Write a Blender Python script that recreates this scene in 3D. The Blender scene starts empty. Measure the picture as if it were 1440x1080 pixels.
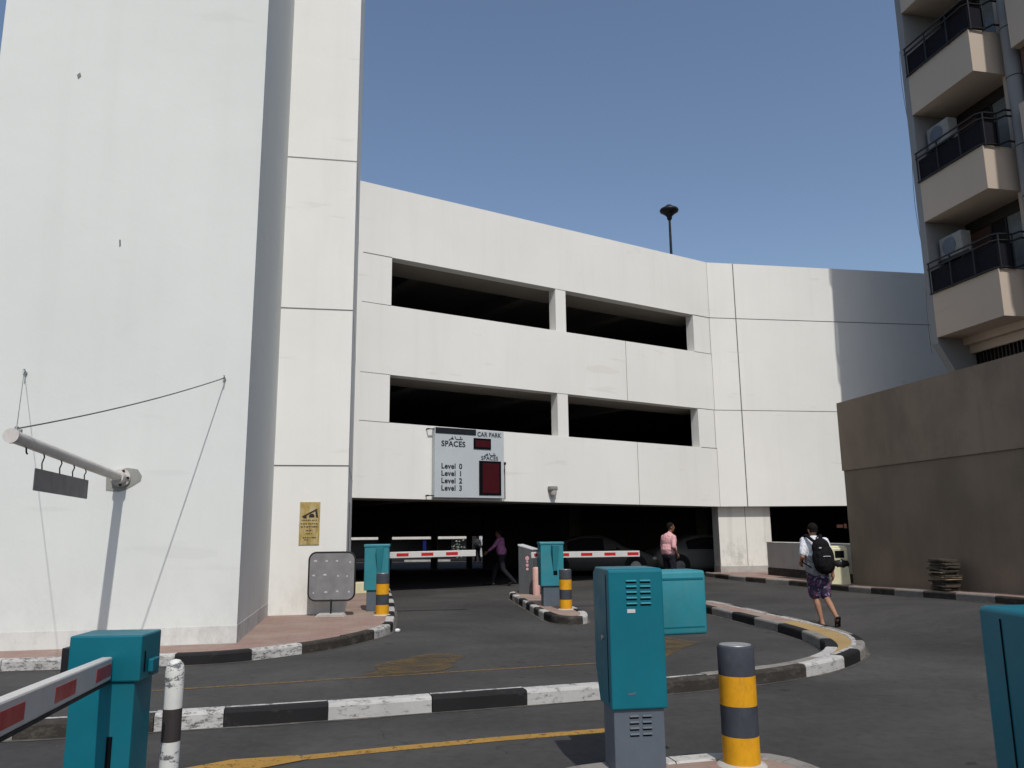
import bpy, bmesh, math, random
from math import sin, cos, pi, radians as R
from mathutils import Vector, Matrix, noise as mnoise
random.seed(7)
SC = bpy.context.scene
COL = SC.collection

# ------------------------------------------------------------------ camera
F_PX, PITCH, ROLL, CAM_Z = 1110.0, R(10.45), R(-0.6), 1.62
cd = bpy.data.cameras.new('camera'); cam = bpy.data.objects.new('camera', cd); COL.objects.link(cam)
cd.sensor_fit = 'HORIZONTAL'; cd.sensor_width = 36.0; cd.lens = 36.0 * F_PX / 1440.0
cd.clip_start = 0.05; cd.clip_end = 3000
_c, _s = cos(PITCH), sin(PITCH)
Rv, Uv, Fv = Vector((1, 0, 0)), Vector((0, -_s, _c)), Vector((0, _c, _s))
R2 = Rv * cos(ROLL) + Uv * sin(ROLL); U2 = -Rv * sin(ROLL) + Uv * cos(ROLL)
mw = Matrix((R2, U2, -Fv)).transposed().to_4x4(); mw.translation = Vector((0, 0, CAM_Z))
cam.matrix_world = mw
SC.camera = cam

# ------------------------------------------------------------------ light
SUN = Vector((0.145, -0.590, 0.794)).normalized()
el = math.asin(SUN.z); azs = math.atan2(SUN.x, SUN.y)
w = bpy.data.worlds.new('World'); SC.world = w; w.use_nodes = True
nt = w.node_tree; nt.nodes.clear()
sky = nt.nodes.new('ShaderNodeTexSky'); sky.sky_type = 'NISHITA'; sky.sun_disc = False
sky.sun_elevation = el; sky.sun_rotation = azs
sky.air_density = 1.0; sky.dust_density = 1.6; sky.ozone_density = 1.0
bg = nt.nodes.new('ShaderNodeBackground'); bg.inputs[1].default_value = 0.125
wo = nt.nodes.new('ShaderNodeOutputWorld')
nt.links.new(sky.outputs[0], bg.inputs[0]); nt.links.new(bg.outputs[0], wo.inputs[0])
sl = bpy.data.lights.new('sun', 'SUN'); sl.energy = 3.2; sl.angle = R(0.55); sl.color = (1.0, 0.965, 0.91)
so = bpy.data.objects.new('sun', sl); COL.objects.link(so)
so.rotation_euler = (-SUN).to_track_quat('-Z', 'Y').to_euler()
SC.view_settings.view_transform = 'Standard'; SC.view_settings.look = 'None'
SC.view_settings.exposure = 0.0; SC.view_settings.gamma = 1.0
try:
    SC.cycles.max_bounces = 8; SC.cycles.diffuse_bounces = 4
except Exception: pass

# ------------------------------------------------------------------ materials
class N:
    """tiny node helper"""
    def __init__(s, name):
        s.m = bpy.data.materials.new(name); s.m.use_nodes = True; s.t = s.m.node_tree
        s.b = s.t.nodes['Principled BSDF']
        s.geo = s.t.nodes.new('ShaderNodeNewGeometry')
    def new(s, ty, **kw):
        n = s.t.nodes.new(ty)
        for k, v in kw.items():
            if hasattr(n, k) and not k.startswith('in_'): setattr(n, k, v)
        return n
    def link(s, a, b): s.t.links.new(a, b)
    def pos(s, scale=(1, 1, 1), rot=0):
        mp = s.new('ShaderNodeMapping'); mp.inputs['Scale'].default_value = scale; mp.inputs['Rotation'].default_value = (0, 0, rot)
        s.link(s.geo.outputs['Position'], mp.inputs[0]); return mp.outputs[0]
    def noise(s, scale, detail=4, rough=0.6, vec=None, dist=0.0):
        n = s.new('ShaderNodeTexNoise'); n.inputs['Scale'].default_value = scale
        n.inputs['Detail'].default_value = detail; n.inputs['Roughness'].default_value = rough; n.inputs['Distortion'].default_value = dist
        s.link(vec if vec else s.pos(), n.inputs['Vector']); return n.outputs['Fac']
    def ramp(s, fac, stops, interp='LINEAR'):
        r = s.new('ShaderNodeValToRGB'); r.color_ramp.interpolation = interp
        e = r.color_ramp.elements
        while len(e) > 1: e.remove(e[-1])
        for i, (p, c) in enumerate(stops):
            if not isinstance(c, (tuple, list)): c = (c, c, c)
            x = e[0] if i == 0 else e.new(p)
            x.position = p; x.color = (*c[:3], 1)
        s.link(fac, r.inputs[0]); return r.outputs[0]
    def mix(s, f, a, b, mode='MIX'):
        n = s.new('ShaderNodeMix'); n.data_type = 'RGBA'; n.blend_type = mode
        for k, v in ((0, f), (6, a), (7, b)):
            if isinstance(v, (int, float)): n.inputs[k].default_value = v if k == 0 else (v, v, v, 1)
            elif isinstance(v, tuple): n.inputs[k].default_value = (*v[:3], 1)
            else: s.link(v, n.inputs[k])
        return n.outputs[2]
    def math(s, op, a, b=0.0):
        n = s.new('ShaderNodeMath'); n.operation = op
        for k, v in ((0, a), (1, b)):
            if isinstance(v, (int, float)): n.inputs[k].default_value = v
            else: s.link(v, n.inputs[k])
        return n.outputs[0]
    def sepz(s):
        n = s.new('ShaderNodeSeparateXYZ'); s.link(s.geo.outputs['Position'], n.inputs[0]); return n.outputs
    def col(s, c):
        if isinstance(c, tuple): s.b.inputs['Base Color'].default_value = (*c[:3], 1)
        else: s.link(c, s.b.inputs['Base Color'])
    def rough(s, v, metal=0.0, spec=None):
        if isinstance(v, (int, float)): s.b.inputs['Roughness'].default_value = v
        else: s.link(v, s.b.inputs['Roughness'])
        s.b.inputs['Metallic'].default_value = metal
        if spec is not None: s.b.inputs['Specular IOR Level'].default_value = spec
    def bump(s, h, strength=0.3, dist=0.01):
        n = s.new('ShaderNodeBump'); n.inputs['Strength'].default_value = strength; n.inputs['Distance'].default_value = dist
        s.link(h, n.inputs['Height']); s.link(n.outputs[0], s.b.inputs['Normal'])

M = {}
def wall_mat(name, base, stain=(0.5, 0.47, 0.42), amt=0.35, dirtz=True, rough=0.85, smudge=True):
    n = N(name)
    big = n.noise(0.35, 5, 0.6)
    c = n.ramp(big, [(0.3, tuple(x * 0.93 for x in base)), (0.7, base)])
    streak = n.noise(1.0, 5, 0.65, n.pos((3.0, 3.0, 0.16)))
    c = n.mix(n.ramp(streak, [(0.5, 0.0), (0.8, amt * 0.45)]), c, stain)
    patch = n.noise(1.6, 6, 0.7, None, 0.4)
    c = n.mix(n.ramp(patch, [(0.62, 0.0), (0.76, amt * 0.4)]), c, stain)
    sm = n.noise(1.0, 3, 0.5, n.pos((0.55, 0.55, 3.2)))
    if smudge: c = n.mix(n.ramp(sm, [(0.66, 0.0), (0.71, amt * 0.8)]), c, tuple(x * 1.1 for x in stain))
    if not smudge:
        pt = n.noise(0.55, 5, 0.6, n.pos((1, 1, 0.8)), 0.3)
        c = n.mix(n.ramp(pt, [(0.40, 0.45), (0.58, 0.0)]), c, stain)
        pt2 = n.noise(0.9, 6, 0.7, n.pos((1, 1, 0.35), 1.0))
        c = n.mix(n.ramp(pt2, [(0.50, 0.0), (0.72, 0.3)]), c, tuple(min(1, x * 1.25) for x in base))
    if dirtz:
        z = n.sepz()[2]
        grime = n.noise(2.2, 6, 0.75, n.pos((1, 1, 0.6)))
        lowf = n.new('ShaderNodeMapRange'); lowf.inputs[1].default_value = 1.5; lowf.inputs[2].default_value = 0.15
        n.link(z, lowf.inputs[0])
        g = n.math('MULTIPLY', n.ramp(grime, [(0.46, 0.0), (0.72, 0.9 * amt)]), lowf.outputs[0])
        c = n.mix(g, c, tuple(x * 0.55 for x in stain))
    n.col(c); n.rough(rough)
    fine = n.noise(55, 4, 0.7)
    n.bump(n.math('ADD', n.math('MULTIPLY', fine, 0.5), n.math('MULTIPLY', n.noise(3, 3), 2.0)), 0.35, 0.006)
    return n.m
M['white'] = wall_mat('white_painted_concrete', (0.73, 0.725, 0.69))
M['tower'] = wall_mat('tower_painted_concrete', (0.645, 0.658, 0.630), (0.44, 0.45, 0.42), 0.25)
M['plinth'] = wall_mat('tower_repainted_base', (0.605, 0.605, 0.575), (0.35, 0.34, 0.32), 0.6)
M['pillar'] = wall_mat('dirty_white_paint', (0.70, 0.69, 0.64), (0.30, 0.28, 0.235), 1.1)
M['lowwall'] = wall_mat('grey_dirty_render', (0.40, 0.38, 0.355), (0.2, 0.19, 0.17), 0.5)
M['brown'] = wall_mat('brown_render', (0.300, 0.228, 0.165), (0.13, 0.100, 0.072), 0.6, False, 0.85, False)
M['brown2'] = wall_mat('brown_render_lower', (0.245, 0.188, 0.135), (0.125, 0.098, 0.068), 0.5, False, 0.85, False)
M['beige'] = wall_mat('beige_balcony_render', (0.46, 0.385, 0.31), (0.32, 0.27, 0.21), 0.3, False)
M['grey_wall'] = wall_mat('grey_column_render', (0.22, 0.225, 0.23), (0.2, 0.2, 0.2), 0.3, False)
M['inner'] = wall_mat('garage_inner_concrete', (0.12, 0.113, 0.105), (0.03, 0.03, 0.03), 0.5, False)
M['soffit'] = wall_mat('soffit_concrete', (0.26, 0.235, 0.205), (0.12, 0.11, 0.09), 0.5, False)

def plain(name, c, rough=0.5, metal=0.0, var=0.12, scale=6.0, bump=0.0, spec=0.3, dirt=None, dirt_amt=0.4):
    n = N(name)
    nz = n.noise(scale, 5, 0.65)
    cc = n.ramp(nz, [(0.3, tuple(max(0, x * (1 - var)) for x in c)), (0.7, tuple(min(1, x * (1 + var)) for x in c))])
    if dirt:
        d = n.noise(scale * 2.3, 6, 0.75, n.pos((1, 1, 0.5)))
        cc = n.mix(n.ramp(d, [(0.50, 0.0), (0.70, dirt_amt)]), cc, dirt)
        sc_ = n.noise(scale * 1.2, 6, 0.85, n.pos((1, 1, 5)))
        cc = n.mix(n.ramp(sc_, [(0.66, 0.0), (0.70, dirt_amt * 0.9)]), cc, tuple(x * 0.6 + 0.03 for x in dirt))
    n.col(cc)
    rr = n.ramp(n.noise(scale * 1.5, 4), [(0.3, max(0, rough - 0.08)), (0.7, min(1, rough + 0.1))]) if rough > 0.05 else rough
    n.rough(rr, metal, spec)
    if bump: n.bump(n.noise(scale * 12, 3), bump, 0.003)
    return n.m
M['teal'] = plain('teal_painted_metal', (0.004, 0.118, 0.158), 0.42, 0, 0.10, 2.5, 0.06, 0.22, (0.02, 0.10, 0.12), 0.3)
M['teal_faded'] = plain('faded_teal_painted_metal', (0.016, 0.185, 0.225), 0.5, 0, 0.10, 3, 0.06, None, (0.08, 0.2, 0.21), 0.35)
M['cab_grey'] = plain('blue_grey_painted_metal', (0.075, 0.095, 0.12), 0.5, 0, 0.1, 3, 0.05, None, (0.12, 0.12, 0.11), 0.4)
M['dark'] = plain('black_rubber', (0.012, 0.012, 0.013), 0.6)
M['slot'] = plain('dark_slot', (0.004, 0.005, 0.006), 0.9, spec=0.05)
M['dark_metal'] = plain('dark_metal', (0.02, 0.021, 0.024), 0.45, 0.4)
M['steel'] = plain('galvanised_steel', (0.35, 0.35, 0.35), 0.4, 0.8, 0.2)
M['cable'] = plain('steel_cable', (0.16, 0.155, 0.15), 0.5, 0.5)
M['pole_paint'] = plain('cream_pole_paint', (0.52, 0.49, 0.46), 0.45, 0, 0.08, 4, 0, None, (0.3, 0.26, 0.22), 0.3)
M['sign_back'] = plain('brown_grey_plate', (0.20, 0.185, 0.175), 0.6)
M['grey_machine'] = plain('grey_machine_paint', (0.085, 0.09, 0.095), 0.5)
M['lightgrey'] = plain('light_grey_metal', (0.45, 0.46, 0.47), 0.45)
M['boom_white'] = plain('white_boom_paint', (0.52, 0.505, 0.485), 0.4, 0, 0.05, 5, 0, None, (0.35, 0.33, 0.3), 0.3)
M['boom_red'] = plain('red_reflective_tape', (0.42, 0.012, 0.015), 0.35, 0, 0.1)
M['boll_yellow'] = plain('yellow_reflective_band', (0.60, 0.29, 0.012), 0.6, 0, 0.10, 9, 0.05, 0.15, (0.25, 0.13, 0.03), 0.35)
M['boll_dark'] = plain('charcoal_reflective_band', (0.045, 0.05, 0.062), 0.65, 0, 0.15, 9, 0.05, 0.12, (0.1, 0.1, 0.1), 0.3)
M['pink_post'] = plain('faded_pink_paint', (0.52, 0.31, 0.27), 0.6, 0, 0.08, 5, 0.1, None, (0.4, 0.25, 0.2), 0.4)
M['sign_face'] = plain('pale_blue_sign_face', (0.43, 0.465, 0.49), 0.4, 0, 0.04, 1.5)
M['sign_ink'] = plain('black_sign_lettering', (0.03, 0.032, 0.038), 0.5)
M['sign_black'] = plain('black_tape', (0.014, 0.018, 0.022), 0.6, spec=0.1)
M['led'] = plain('dark_red_display', (0.045, 0.004, 0.007), 0.5, spec=0.15)
M['navy'] = plain('dark_railing_panel', (0.010, 0.010, 0.014), 0.8, spec=0.1)
M['glass_pale'] = plain('curtained_window_glass', (0.17, 0.18, 0.175), 0.15)
M['glass_dark'] = plain('dark_window_glass', (0.02, 0.02, 0.022), 0.1)
M['frame'] = plain('dark_bronze_frame', (0.025, 0.02, 0.017), 0.5)
M['brown_panel'] = plain('red_brown_panel', (0.09, 0.045, 0.035), 0.6)
M['ac'] = plain('off_white_casing', (0.23, 0.225, 0.21), 0.5)
M['bin'] = plain('cream_plastic', (0.58, 0.55, 0.36), 0.5, 0, 0.05, 4, 0, None, (0.35, 0.3, 0.2), 0.4)
M['bag'] = plain('black_bin_bag', (0.02, 0.02, 0.022), 0.25, 0, 0.2, 15, 0.6)
M['cardboard'] = plain('weathered_cardboard', (0.22, 0.17, 0.11), 0.9, 0, 0.3, 5)
M['cardboard_dark'] = plain('dirty_cardboard', (0.055, 0.045, 0.034), 0.9, 0, 0.3, 5)
M['cardboard_pale'] = plain('pale_cardboard', (0.38, 0.33, 0.25), 0.9, 0, 0.3, 5)
def worn_dust():
    n = N('sand_dust'); f = n.noise(2.2, 6, 0.75)
    n.col(n.ramp(f, [(0.40, (0.045, 0.043, 0.040)), (0.55, (0.085, 0.077, 0.067)), (0.72, (0.20, 0.175, 0.145))])); n.rough(0.95); return n.m
M['patch'] = plain('grey_cement_patch', (0.26, 0.26, 0.24), 0.9, 0, 0.12, 5, 0.4)
M['stone'] = plain('rough_concrete', (0.38, 0.36, 0.33), 0.9, 0, 0.15, 8, 0.5)
M['dust'] = worn_dust()
M['canvas'] = plain('white_canopy', (0.62, 0.60, 0.56), 0.6)
M['shop_dark'] = plain('dark_shopfront', (0.03, 0.03, 0.033), 0.3)
M['shop_grey'] = plain('grey_cladding', (0.20, 0.21, 0.22), 0.6)
M['blue'] = plain('blue_sign_column', (0.006, 0.012, 0.10), 0.4)
M['litter'] = plain('crumpled_white_paper', (0.75, 0.74, 0.72), 0.8)
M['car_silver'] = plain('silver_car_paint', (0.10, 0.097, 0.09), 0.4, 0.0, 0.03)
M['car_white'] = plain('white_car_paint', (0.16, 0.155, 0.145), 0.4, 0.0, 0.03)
M['tyre'] = plain('tyre_rubber', (0.015, 0.015, 0.015), 0.8)
M['lamp_glass'] = plain('headlamp_glass', (0.6, 0.6, 0.6), 0.1)
M['skin1'] = plain('tan_skin', (0.30, 0.155, 0.095), 0.55, 0, 0.06, 10)
M['skin2'] = plain('brown_skin', (0.17, 0.085, 0.05), 0.55, 0, 0.06, 10)
M['hair'] = plain('short_black_hair', (0.010, 0.008, 0.007), 0.9, 0, 0.3, 40, 0.3, 0.08)
def cloth(name, c, stripe=None):
    n = N(name); nz = n.noise(14, 4, 0.6)
    cc = n.ramp(nz, [(0.3, tuple(x * 0.85 for x in c)), (0.7, c)])
    n.col(cc); n.rough(0.85)
    n.bump(n.noise(9, 3, 0.5, n.pos((1, 1, 0.6)), 1.2), 1.0, 0.05)
    n.b.inputs['Specular IOR Level'].default_value = 0.1
    return n.m
M['shirt_white'] = cloth('white_cotton', (0.66, 0.67, 0.70))
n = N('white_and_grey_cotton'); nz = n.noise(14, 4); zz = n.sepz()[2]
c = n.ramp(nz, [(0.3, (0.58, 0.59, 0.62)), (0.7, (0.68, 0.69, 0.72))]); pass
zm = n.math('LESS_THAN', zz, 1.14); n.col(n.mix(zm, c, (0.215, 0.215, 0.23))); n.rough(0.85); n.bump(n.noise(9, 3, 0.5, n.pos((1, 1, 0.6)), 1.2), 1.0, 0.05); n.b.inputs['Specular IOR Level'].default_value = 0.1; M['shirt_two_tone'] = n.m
M['shirt_pink'] = cloth('pink_cotton', (0.66, 0.36, 0.37))
M['shirt_purple'] = cloth('purple_cotton', (0.34, 0.14, 0.28))
M['trousers'] = cloth('navy_black_cloth', (0.018, 0.018, 0.024))
M['grey_cloth'] = cloth('grey_cloth', (0.05, 0.05, 0.055))
M['pack'] = cloth('black_nylon', (0.009, 0.009, 0.010))
n = N('floral_navy_cloth'); v = n.new('ShaderNodeTexVoronoi'); v.inputs['Scale'].default_value = 22
n.link(n.pos(), v.inputs['Vector'])
cc = n.ramp(n.noise(17, 2, 0.5, None, 0.5), [(0.0, (0.016, 0.014, 0.045)), (0.52, (0.28, 0.08, 0.09)), (0.55, (0.02, 0.018, 0.06)), (0.60, (0.10, 0.11, 0.30)), (0.63, (0.45, 0.42, 0.48)), (0.67, (0.02, 0.02, 0.05))], 'CONSTANT')
n.col(cc); n.rough(0.85); M['floral'] = n.m

# gold plaque
n = N('weathered_brass'); s_ = n.noise(3, 5, 0.7, n.pos((3, 3, 0.9)))
c = n.ramp(s_, [(0.3, (0.20, 0.14, 0.05)), (0.5, (0.42, 0.31, 0.10)), (0.62, (0.46, 0.40, 0.26)), (0.72, (0.30, 0.20, 0.13))])
n.col(c); n.rough(0.5, 0.25); M['brass'] = n.m
# perforated grey board
n = N('grey_sign_back'); v = n.new('ShaderNodeTexVoronoi'); v.inputs['Scale'].default_value = 55
n.link(n.pos(), v.inputs['Vector'])
c = n.ramp(n.noise(5, 4), [(0.3, (0.16, 0.16, 0.165)), (0.7, (0.225, 0.225, 0.23))])
c = n.mix(n.ramp(v.outputs['Distance'], [(0.0, 0.35), (0.25, 0.0)]), c, (0.32, 0.32, 0.33))
n.col(c); n.rough(0.6, 0.2); M['board'] = n.m

# asphalt
n = N('asphalt')
c = n.ramp(n.noise(0.33, 6, 0.62, None, 0.6), [(0.32, (0.034, 0.0335, 0.033)), (0.5, (0.050, 0.0495, 0.0485)), (0.68, (0.074, 0.0715, 0.068))])
tr = n.noise(0.9, 4, 0.5, n.pos((0.28, 1.7, 1), R(-10)))
c = n.mix(n.ramp(tr, [(0.5, 0.0), (0.75, 0.35)]), c, (0.026, 0.026, 0.026))
sp = n.noise(1.7, 7, 0.8)
c = n.mix(n.ramp(sp, [(0.63, 0.0), (0.70, 0.5)]), c, (0.014, 0.014, 0.013))
sp2 = n.noise(2.3, 6, 0.8, n.pos((1.3, 0.8, 1), 1.0))
c = n.mix(n.ramp(sp2, [(0.62, 0.0), (0.80, 0.45)]), c, (0.075, 0.068, 0.058))
md = n.noise(9, 5, 0.7)
c = n.mix(n.ramp(md, [(0.38, 0.28), (0.52, 0.0)]), c, (0.026, 0.0215, 0.021))
c = n.mix(n.ramp(md, [(0.52, 0.0), (0.70, 0.4)]), c, (0.072, 0.058, 0.054))
st = n.noise(3.1, 3, 0.5, n.pos((1, 1.6, 1), 0.4))
c = n.mix(n.ramp(st, [(0.70, 0.0), (0.73, 0.6)]), c, (0.013, 0.0125, 0.012))
g = n.noise(170, 3, 0.8)
c = n.mix(n.ramp(g, [(0.55, 0.0), (0.75, 0.5)]), c, (0.085, 0.08, 0.075))
c = n.mix(n.ramp(g, [(0.25, 0.3), (0.45, 0.0)]), c, (0.016, 0.016, 0.016))
vo = n.new('ShaderNodeTexVoronoi'); vo.feature = 'DISTANCE_TO_EDGE'; vo.inputs['Scale'].default_value = 0.45
wv = n.new('ShaderNodeVectorMath'); wv.operation = 'ADD'
wn = n.new('ShaderNodeTexNoise'); wn.inputs['Scale'].default_value = 1.7; wn.inputs['Detail'].default_value = 5
n.link(n.geo.outputs['Position'], wn.inputs['Vector']); n.link(n.geo.outputs['Position'], wv.inputs[0]); n.link(wn.outputs['Color'], wv.inputs[1])
n.link(wv.outputs[0], vo.inputs['Vector'])
ck = n.math('MULTIPLY', n.ramp(vo.outputs['Distance'], [(0.0, 1.0), (0.006, 0.0)]), n.ramp(n.noise(0.6, 2), [(0.5, 0.0), (0.58, 0.55)]))
c = n.mix(ck, c, (0.018, 0.017, 0.016))
n.col(c); n.rough(0.92, 0, 0.2)
n.bump(g, 0.4, 0.003); M['asphalt'] = n.m
# worn paints
def worn(name, paint, under, lo=0.48, hi=0.56, scale=7, rough=0.75, alpha=False):
    n = N(name)
    f = n.noise(scale, 8, 0.82, n.pos((1, 1, 2.6)), 0.0)
    p = n.ramp(n.noise(2.5, 4), [(0.3, tuple(x * 0.8 for x in paint)), (0.7, paint)])
    c = n.mix(n.ramp(f, [(lo, 0.0), (hi, 1.0)]), p, under)
    n.col(c); n.rough(rough, 0, 0.15); n.bump(n.noise(40, 4, 0.7), 0.5, 0.004)
    if alpha:
        n.link(n.math('MULTIPLY', n.math('SUBTRACT', 1.0, n.ramp(f, [(lo, 0.0), (hi, 1.0)])), 0.62 if scale < 5 else 0.85), n.b.inputs['Alpha'])
    return n.m
M['k_white'] = worn('worn_white_kerb_paint', (0.47, 0.46, 0.44), (0.12, 0.115, 0.105), 0.53, 0.63, 9)
M['k_scuff'] = worn('scuffed_white_kerb_paint', (0.47, 0.46, 0.44), (0.085, 0.08, 0.075), 0.49, 0.60, 12)
M['k_black'] = worn('black_kerb_paint', (0.017, 0.017, 0.018), (0.075, 0.07, 0.064), 0.58, 0.74, 6)
M['k_brown'] = worn('dusty_black_kerb_paint', (0.040, 0.036, 0.031), (0.105, 0.092, 0.078), 0.50, 0.70, 5)
M['k_grey'] = worn('grey_kerb_concrete', (0.24, 0.225, 0.205), (0.13, 0.12, 0.11), 0.5, 0.65, 5)
M['k_tan'] = worn('tan_yellow_kerb_paint', (0.36, 0.25, 0.11), (0.24, 0.19, 0.13), 0.55, 0.7, 4)
M['y_line'] = worn('yellow_road_paint', (0.40, 0.23, 0.055), (0.25, 0.15, 0.04), 0.54, 0.64, 13, 0.8, True)
M['y_faint'] = worn('faded_yellow_road_paint', (0.19, 0.125, 0.05), (0.15, 0.10, 0.04), 0.50, 0.66, 9, 0.85, True)
M['y_arrow'] = worn('worn_off_yellow_arrow', (0.155, 0.105, 0.042), (0.13, 0.088, 0.036), 0.42, 0.64, 4, 0.85, True)
M['post_white'] = worn('chipped_white_paint', (0.66, 0.66, 0.63), (0.13, 0.135, 0.14), 0.555, 0.563, 2.2, 0.5)
M['post_black'] = plain('brown_black_paint', (0.04, 0.034, 0.034), 0.5)
# brick paving
def paving(name, c1, c2, rot):
    n = N(name)
    b = n.new('ShaderNodeTexBrick'); b.inputs['Scale'].default_value = 1.0
    b.inputs['Brick Width'].default_value = 0.21; b.inputs['Row Height'].default_value = 0.105
    b.inputs['Mortar Size'].default_value = 0.006; b.inputs['Mortar Smooth'].default_value = 0.3
    b.inputs['Color1'].default_value = (*c1, 1); b.inputs['Color2'].default_value = (*c2, 1)
    b.inputs['Mortar'].default_value = (0.17, 0.14, 0.115, 1)
    n.link(n.pos((1, 1, 1), rot), b.inputs['Vector'])
    d = n.noise(1.3, 6, 0.7)
    c = n.mix(n.ramp(d, [(0.42, 0.0), (0.72, 0.6)]), b.outputs['Color'], (0.33, 0.28, 0.225))
    c = n.mix(n.ramp(n.noise(3, 6, 0.8), [(0.6, 0.0), (0.75, 0.45)]), c, (0.13, 0.10, 0.09))
    n.col(c); n.rough(0.9); n.bump(b.outputs['Fac'], -0.6, 0.004); return n.m
M['paving'] = paving('red_brick_paving', (0.27, 0.165, 0.135), (0.225, 0.15, 0.125), R(-12))

# ------------------------------------------------------------------ mesh builder
class MB:
    def __init__(s, org=(0, 0, 0), az=0.0):
        s.v = []; s.f = []; s.mi = []; s.mats = []; s.sm = []
        s.T = Matrix.Translation(Vector(org)) @ Matrix.Rotation(R(az), 4, 'Z')
        s.cur = 0; s.smooth = False
    def mat(s, m):
        if m not in s.mats: s.mats.append(m)
        s.cur = s.mats.index(m); return s
    def add(s, verts, faces):
        b = len(s.v); s.v += [s.T @ Vector(p) for p in verts]
        for f in faces: s.f.append([b + i for i in f]); s.mi.append(s.cur); s.sm.append(s.smooth)
        return s
    def hexa(s, p):  # 8 points: bottom 4 ccw, top 4 ccw
        return s.add(p, [(3, 2, 1, 0), (4, 5, 6, 7), (0, 1, 5, 4), (1, 2, 6, 5), (2, 3, 7, 6), (3, 0, 4, 7)])
    def box(s, x0, x1, y0, y1, z0, z1):
        return s.hexa([(x0, y0, z0), (x1, y0, z0), (x1, y1, z0), (x0, y1, z0), (x0, y0, z1), (x1, y0, z1), (x1, y1, z1), (x0, y1, z1)])
    def rbox(s, x0, x1, y0, y1, z0, z1, r=0.02, seg=3, fl=(1, 1)):
        """box with rounded vertical and top edges (convex)"""
        bm = bmesh.new()
        vs = [bm.verts.new(q) for q in [(x0, y0, z0), (x1, y0, z0), (x1, y1, z0), (x0, y1, z0), (x0, y0, z1), (x1, y0, z1), (x1, y1, z1), (x0, y1, z1)]]
        for f in [(3, 2, 1, 0), (4, 5, 6, 7), (0, 1, 5, 4), (1, 2, 6, 5), (2, 3, 7, 6), (3, 0, 4, 7)]: bm.faces.new([vs[i] for i in f])
        bmesh.ops.bevel(bm, geom=bm.edges[:], offset=r, segments=seg, affect='EDGES', profile=0.5)
        bm.verts.index_update()
        o = s.smooth; s.smooth = True
        s.add([v.co.copy() for v in bm.verts], [[v.index for v in f.verts] for f in bm.faces]); s.smooth = o
        bm.free(); return s
    def prism(s, poly, z0, z1):
        n = len(poly)
        f0 = z0 if callable(z0) else (lambda p: z0); f1 = z1 if callable(z1) else (lambda p: z1)
        vs = [(p[0], p[1], f0(p)) for p in poly] + [(p[0], p[1], f1(p)) for p in poly]
        a = sum(poly[i][0] * poly[(i + 1) % n][1] - poly[(i + 1) % n][0] * poly[i][1] for i in range(n))
        fs = [list(range(n))[::-1], [n + i for i in range(n)]] + [(i, (i + 1) % n, n + (i + 1) % n, n + i) for i in range(n)]
        if a < 0: fs = [f[::-1] for f in fs]
        return s.add(vs, fs)
    def sheet(s, poly, z=0.004):
        n = len(poly); a = sum(poly[i][0] * poly[(i + 1) % n][1] - poly[(i + 1) % n][0] * poly[i][1] for i in range(n))
        f = list(range(n)); f = f if a > 0 else f[::-1]
        return s.add([(p[0], p[1], z) for p in poly], [f])
    def vprism(s, prof, x0, x1, axis='x'):
        """profile in (y,z) extruded in x"""
        n = len(prof)
        if axis == 'x': vs = [(x0, p[0], p[1]) for p in prof] + [(x1, p[0], p[1]) for p in prof]
        else: vs = [(p[0], x0, p[1]) for p in prof] + [(p[0], x1, p[1]) for p in prof]
        a = sum(prof[i][0] * prof[(i + 1) % n][1] - prof[(i + 1) % n][0] * prof[i][1] for i in range(n))
        fs = [list(range(n))[::-1], [n + i for i in range(n)]] + [(i, (i + 1) % n, n + (i + 1) % n, n + i) for i in range(n)]
        if (a < 0) != (axis != 'x'): fs = [f[::-1] for f in fs]
        return s.add(vs, fs)
    def cone(s, p, q, r0, r1, n=16, caps=True, smooth=True):
        p, q = Vector(p), Vector(q); d = (q - p).normalized(); u = d.orthogonal().normalized(); v = d.cross(u)
        vs = []
        for c, r in ((p, r0), (q, r1)):
            for i in range(n): t = 2 * pi * i / n; vs.append(c + u * (r * cos(t)) + v * (r * sin(t)))
        o = s.smooth; s.smooth = smooth
        s.add(vs, [(i, (i + 1) % n, n + (i + 1) % n, n + i) for i in range(n)]); s.smooth = False
        if caps: s.add(vs, [list(range(n))[::-1], [n + i for i in range(n)]])
        s.smooth = o; return s
    def tube(s, pts, r, n=8):
        for a, b in zip(pts[:-1], pts[1:]): s.cone(a, b, r, r, n)
        return s
    def lathe(s, c, prof, n=24):
        """prof = [(r, z)] bottom to top"""
        vs = []; c = Vector(c)
        for r, z in prof:
            for i in range(n): t = 2 * pi * i / n; vs.append(c + Vector((r * cos(t), r * sin(t), z)))
        fs = []
        for k in range(len(prof) - 1):
            for i in range(n): fs.append((k * n + i, k * n + (i + 1) % n, (k + 1) * n + (i + 1) % n, (k + 1) * n + i))
        o = s.smooth; s.smooth = True; s.add(vs, fs); s.smooth = False; k = (len(prof) - 1) * n
        s.add(vs[:n], [list(range(n))[::-1]]); s.add(vs[k:], [list(range(n))]); s.smooth = o; return s
    def caps(s, p, q, r0, r1, n=10):
        """rounded cone"""
        p, q = Vector(p), Vector(q); d = q - p
        d = d.normalized() if d.length > 1e-6 else Vector((0, 0, 1)); u = d.orthogonal().normalized(); v = d.cross(u)
        rings = [(p - d * r0 * cos(t), r0 * sin(t)) for t in (0.25, 0.7, 1.15)] + [(p, r0), (q, r1)] + [(q + d * r1 * cos(t), r1 * sin(t)) for t in (1.15, 0.7, 0.25)]
        vs = []
        for c, r in rings:
            for i in range(n): t = 2 * pi * i / n; vs.append(c + u * (r * cos(t)) + v * (r * sin(t)))
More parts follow.
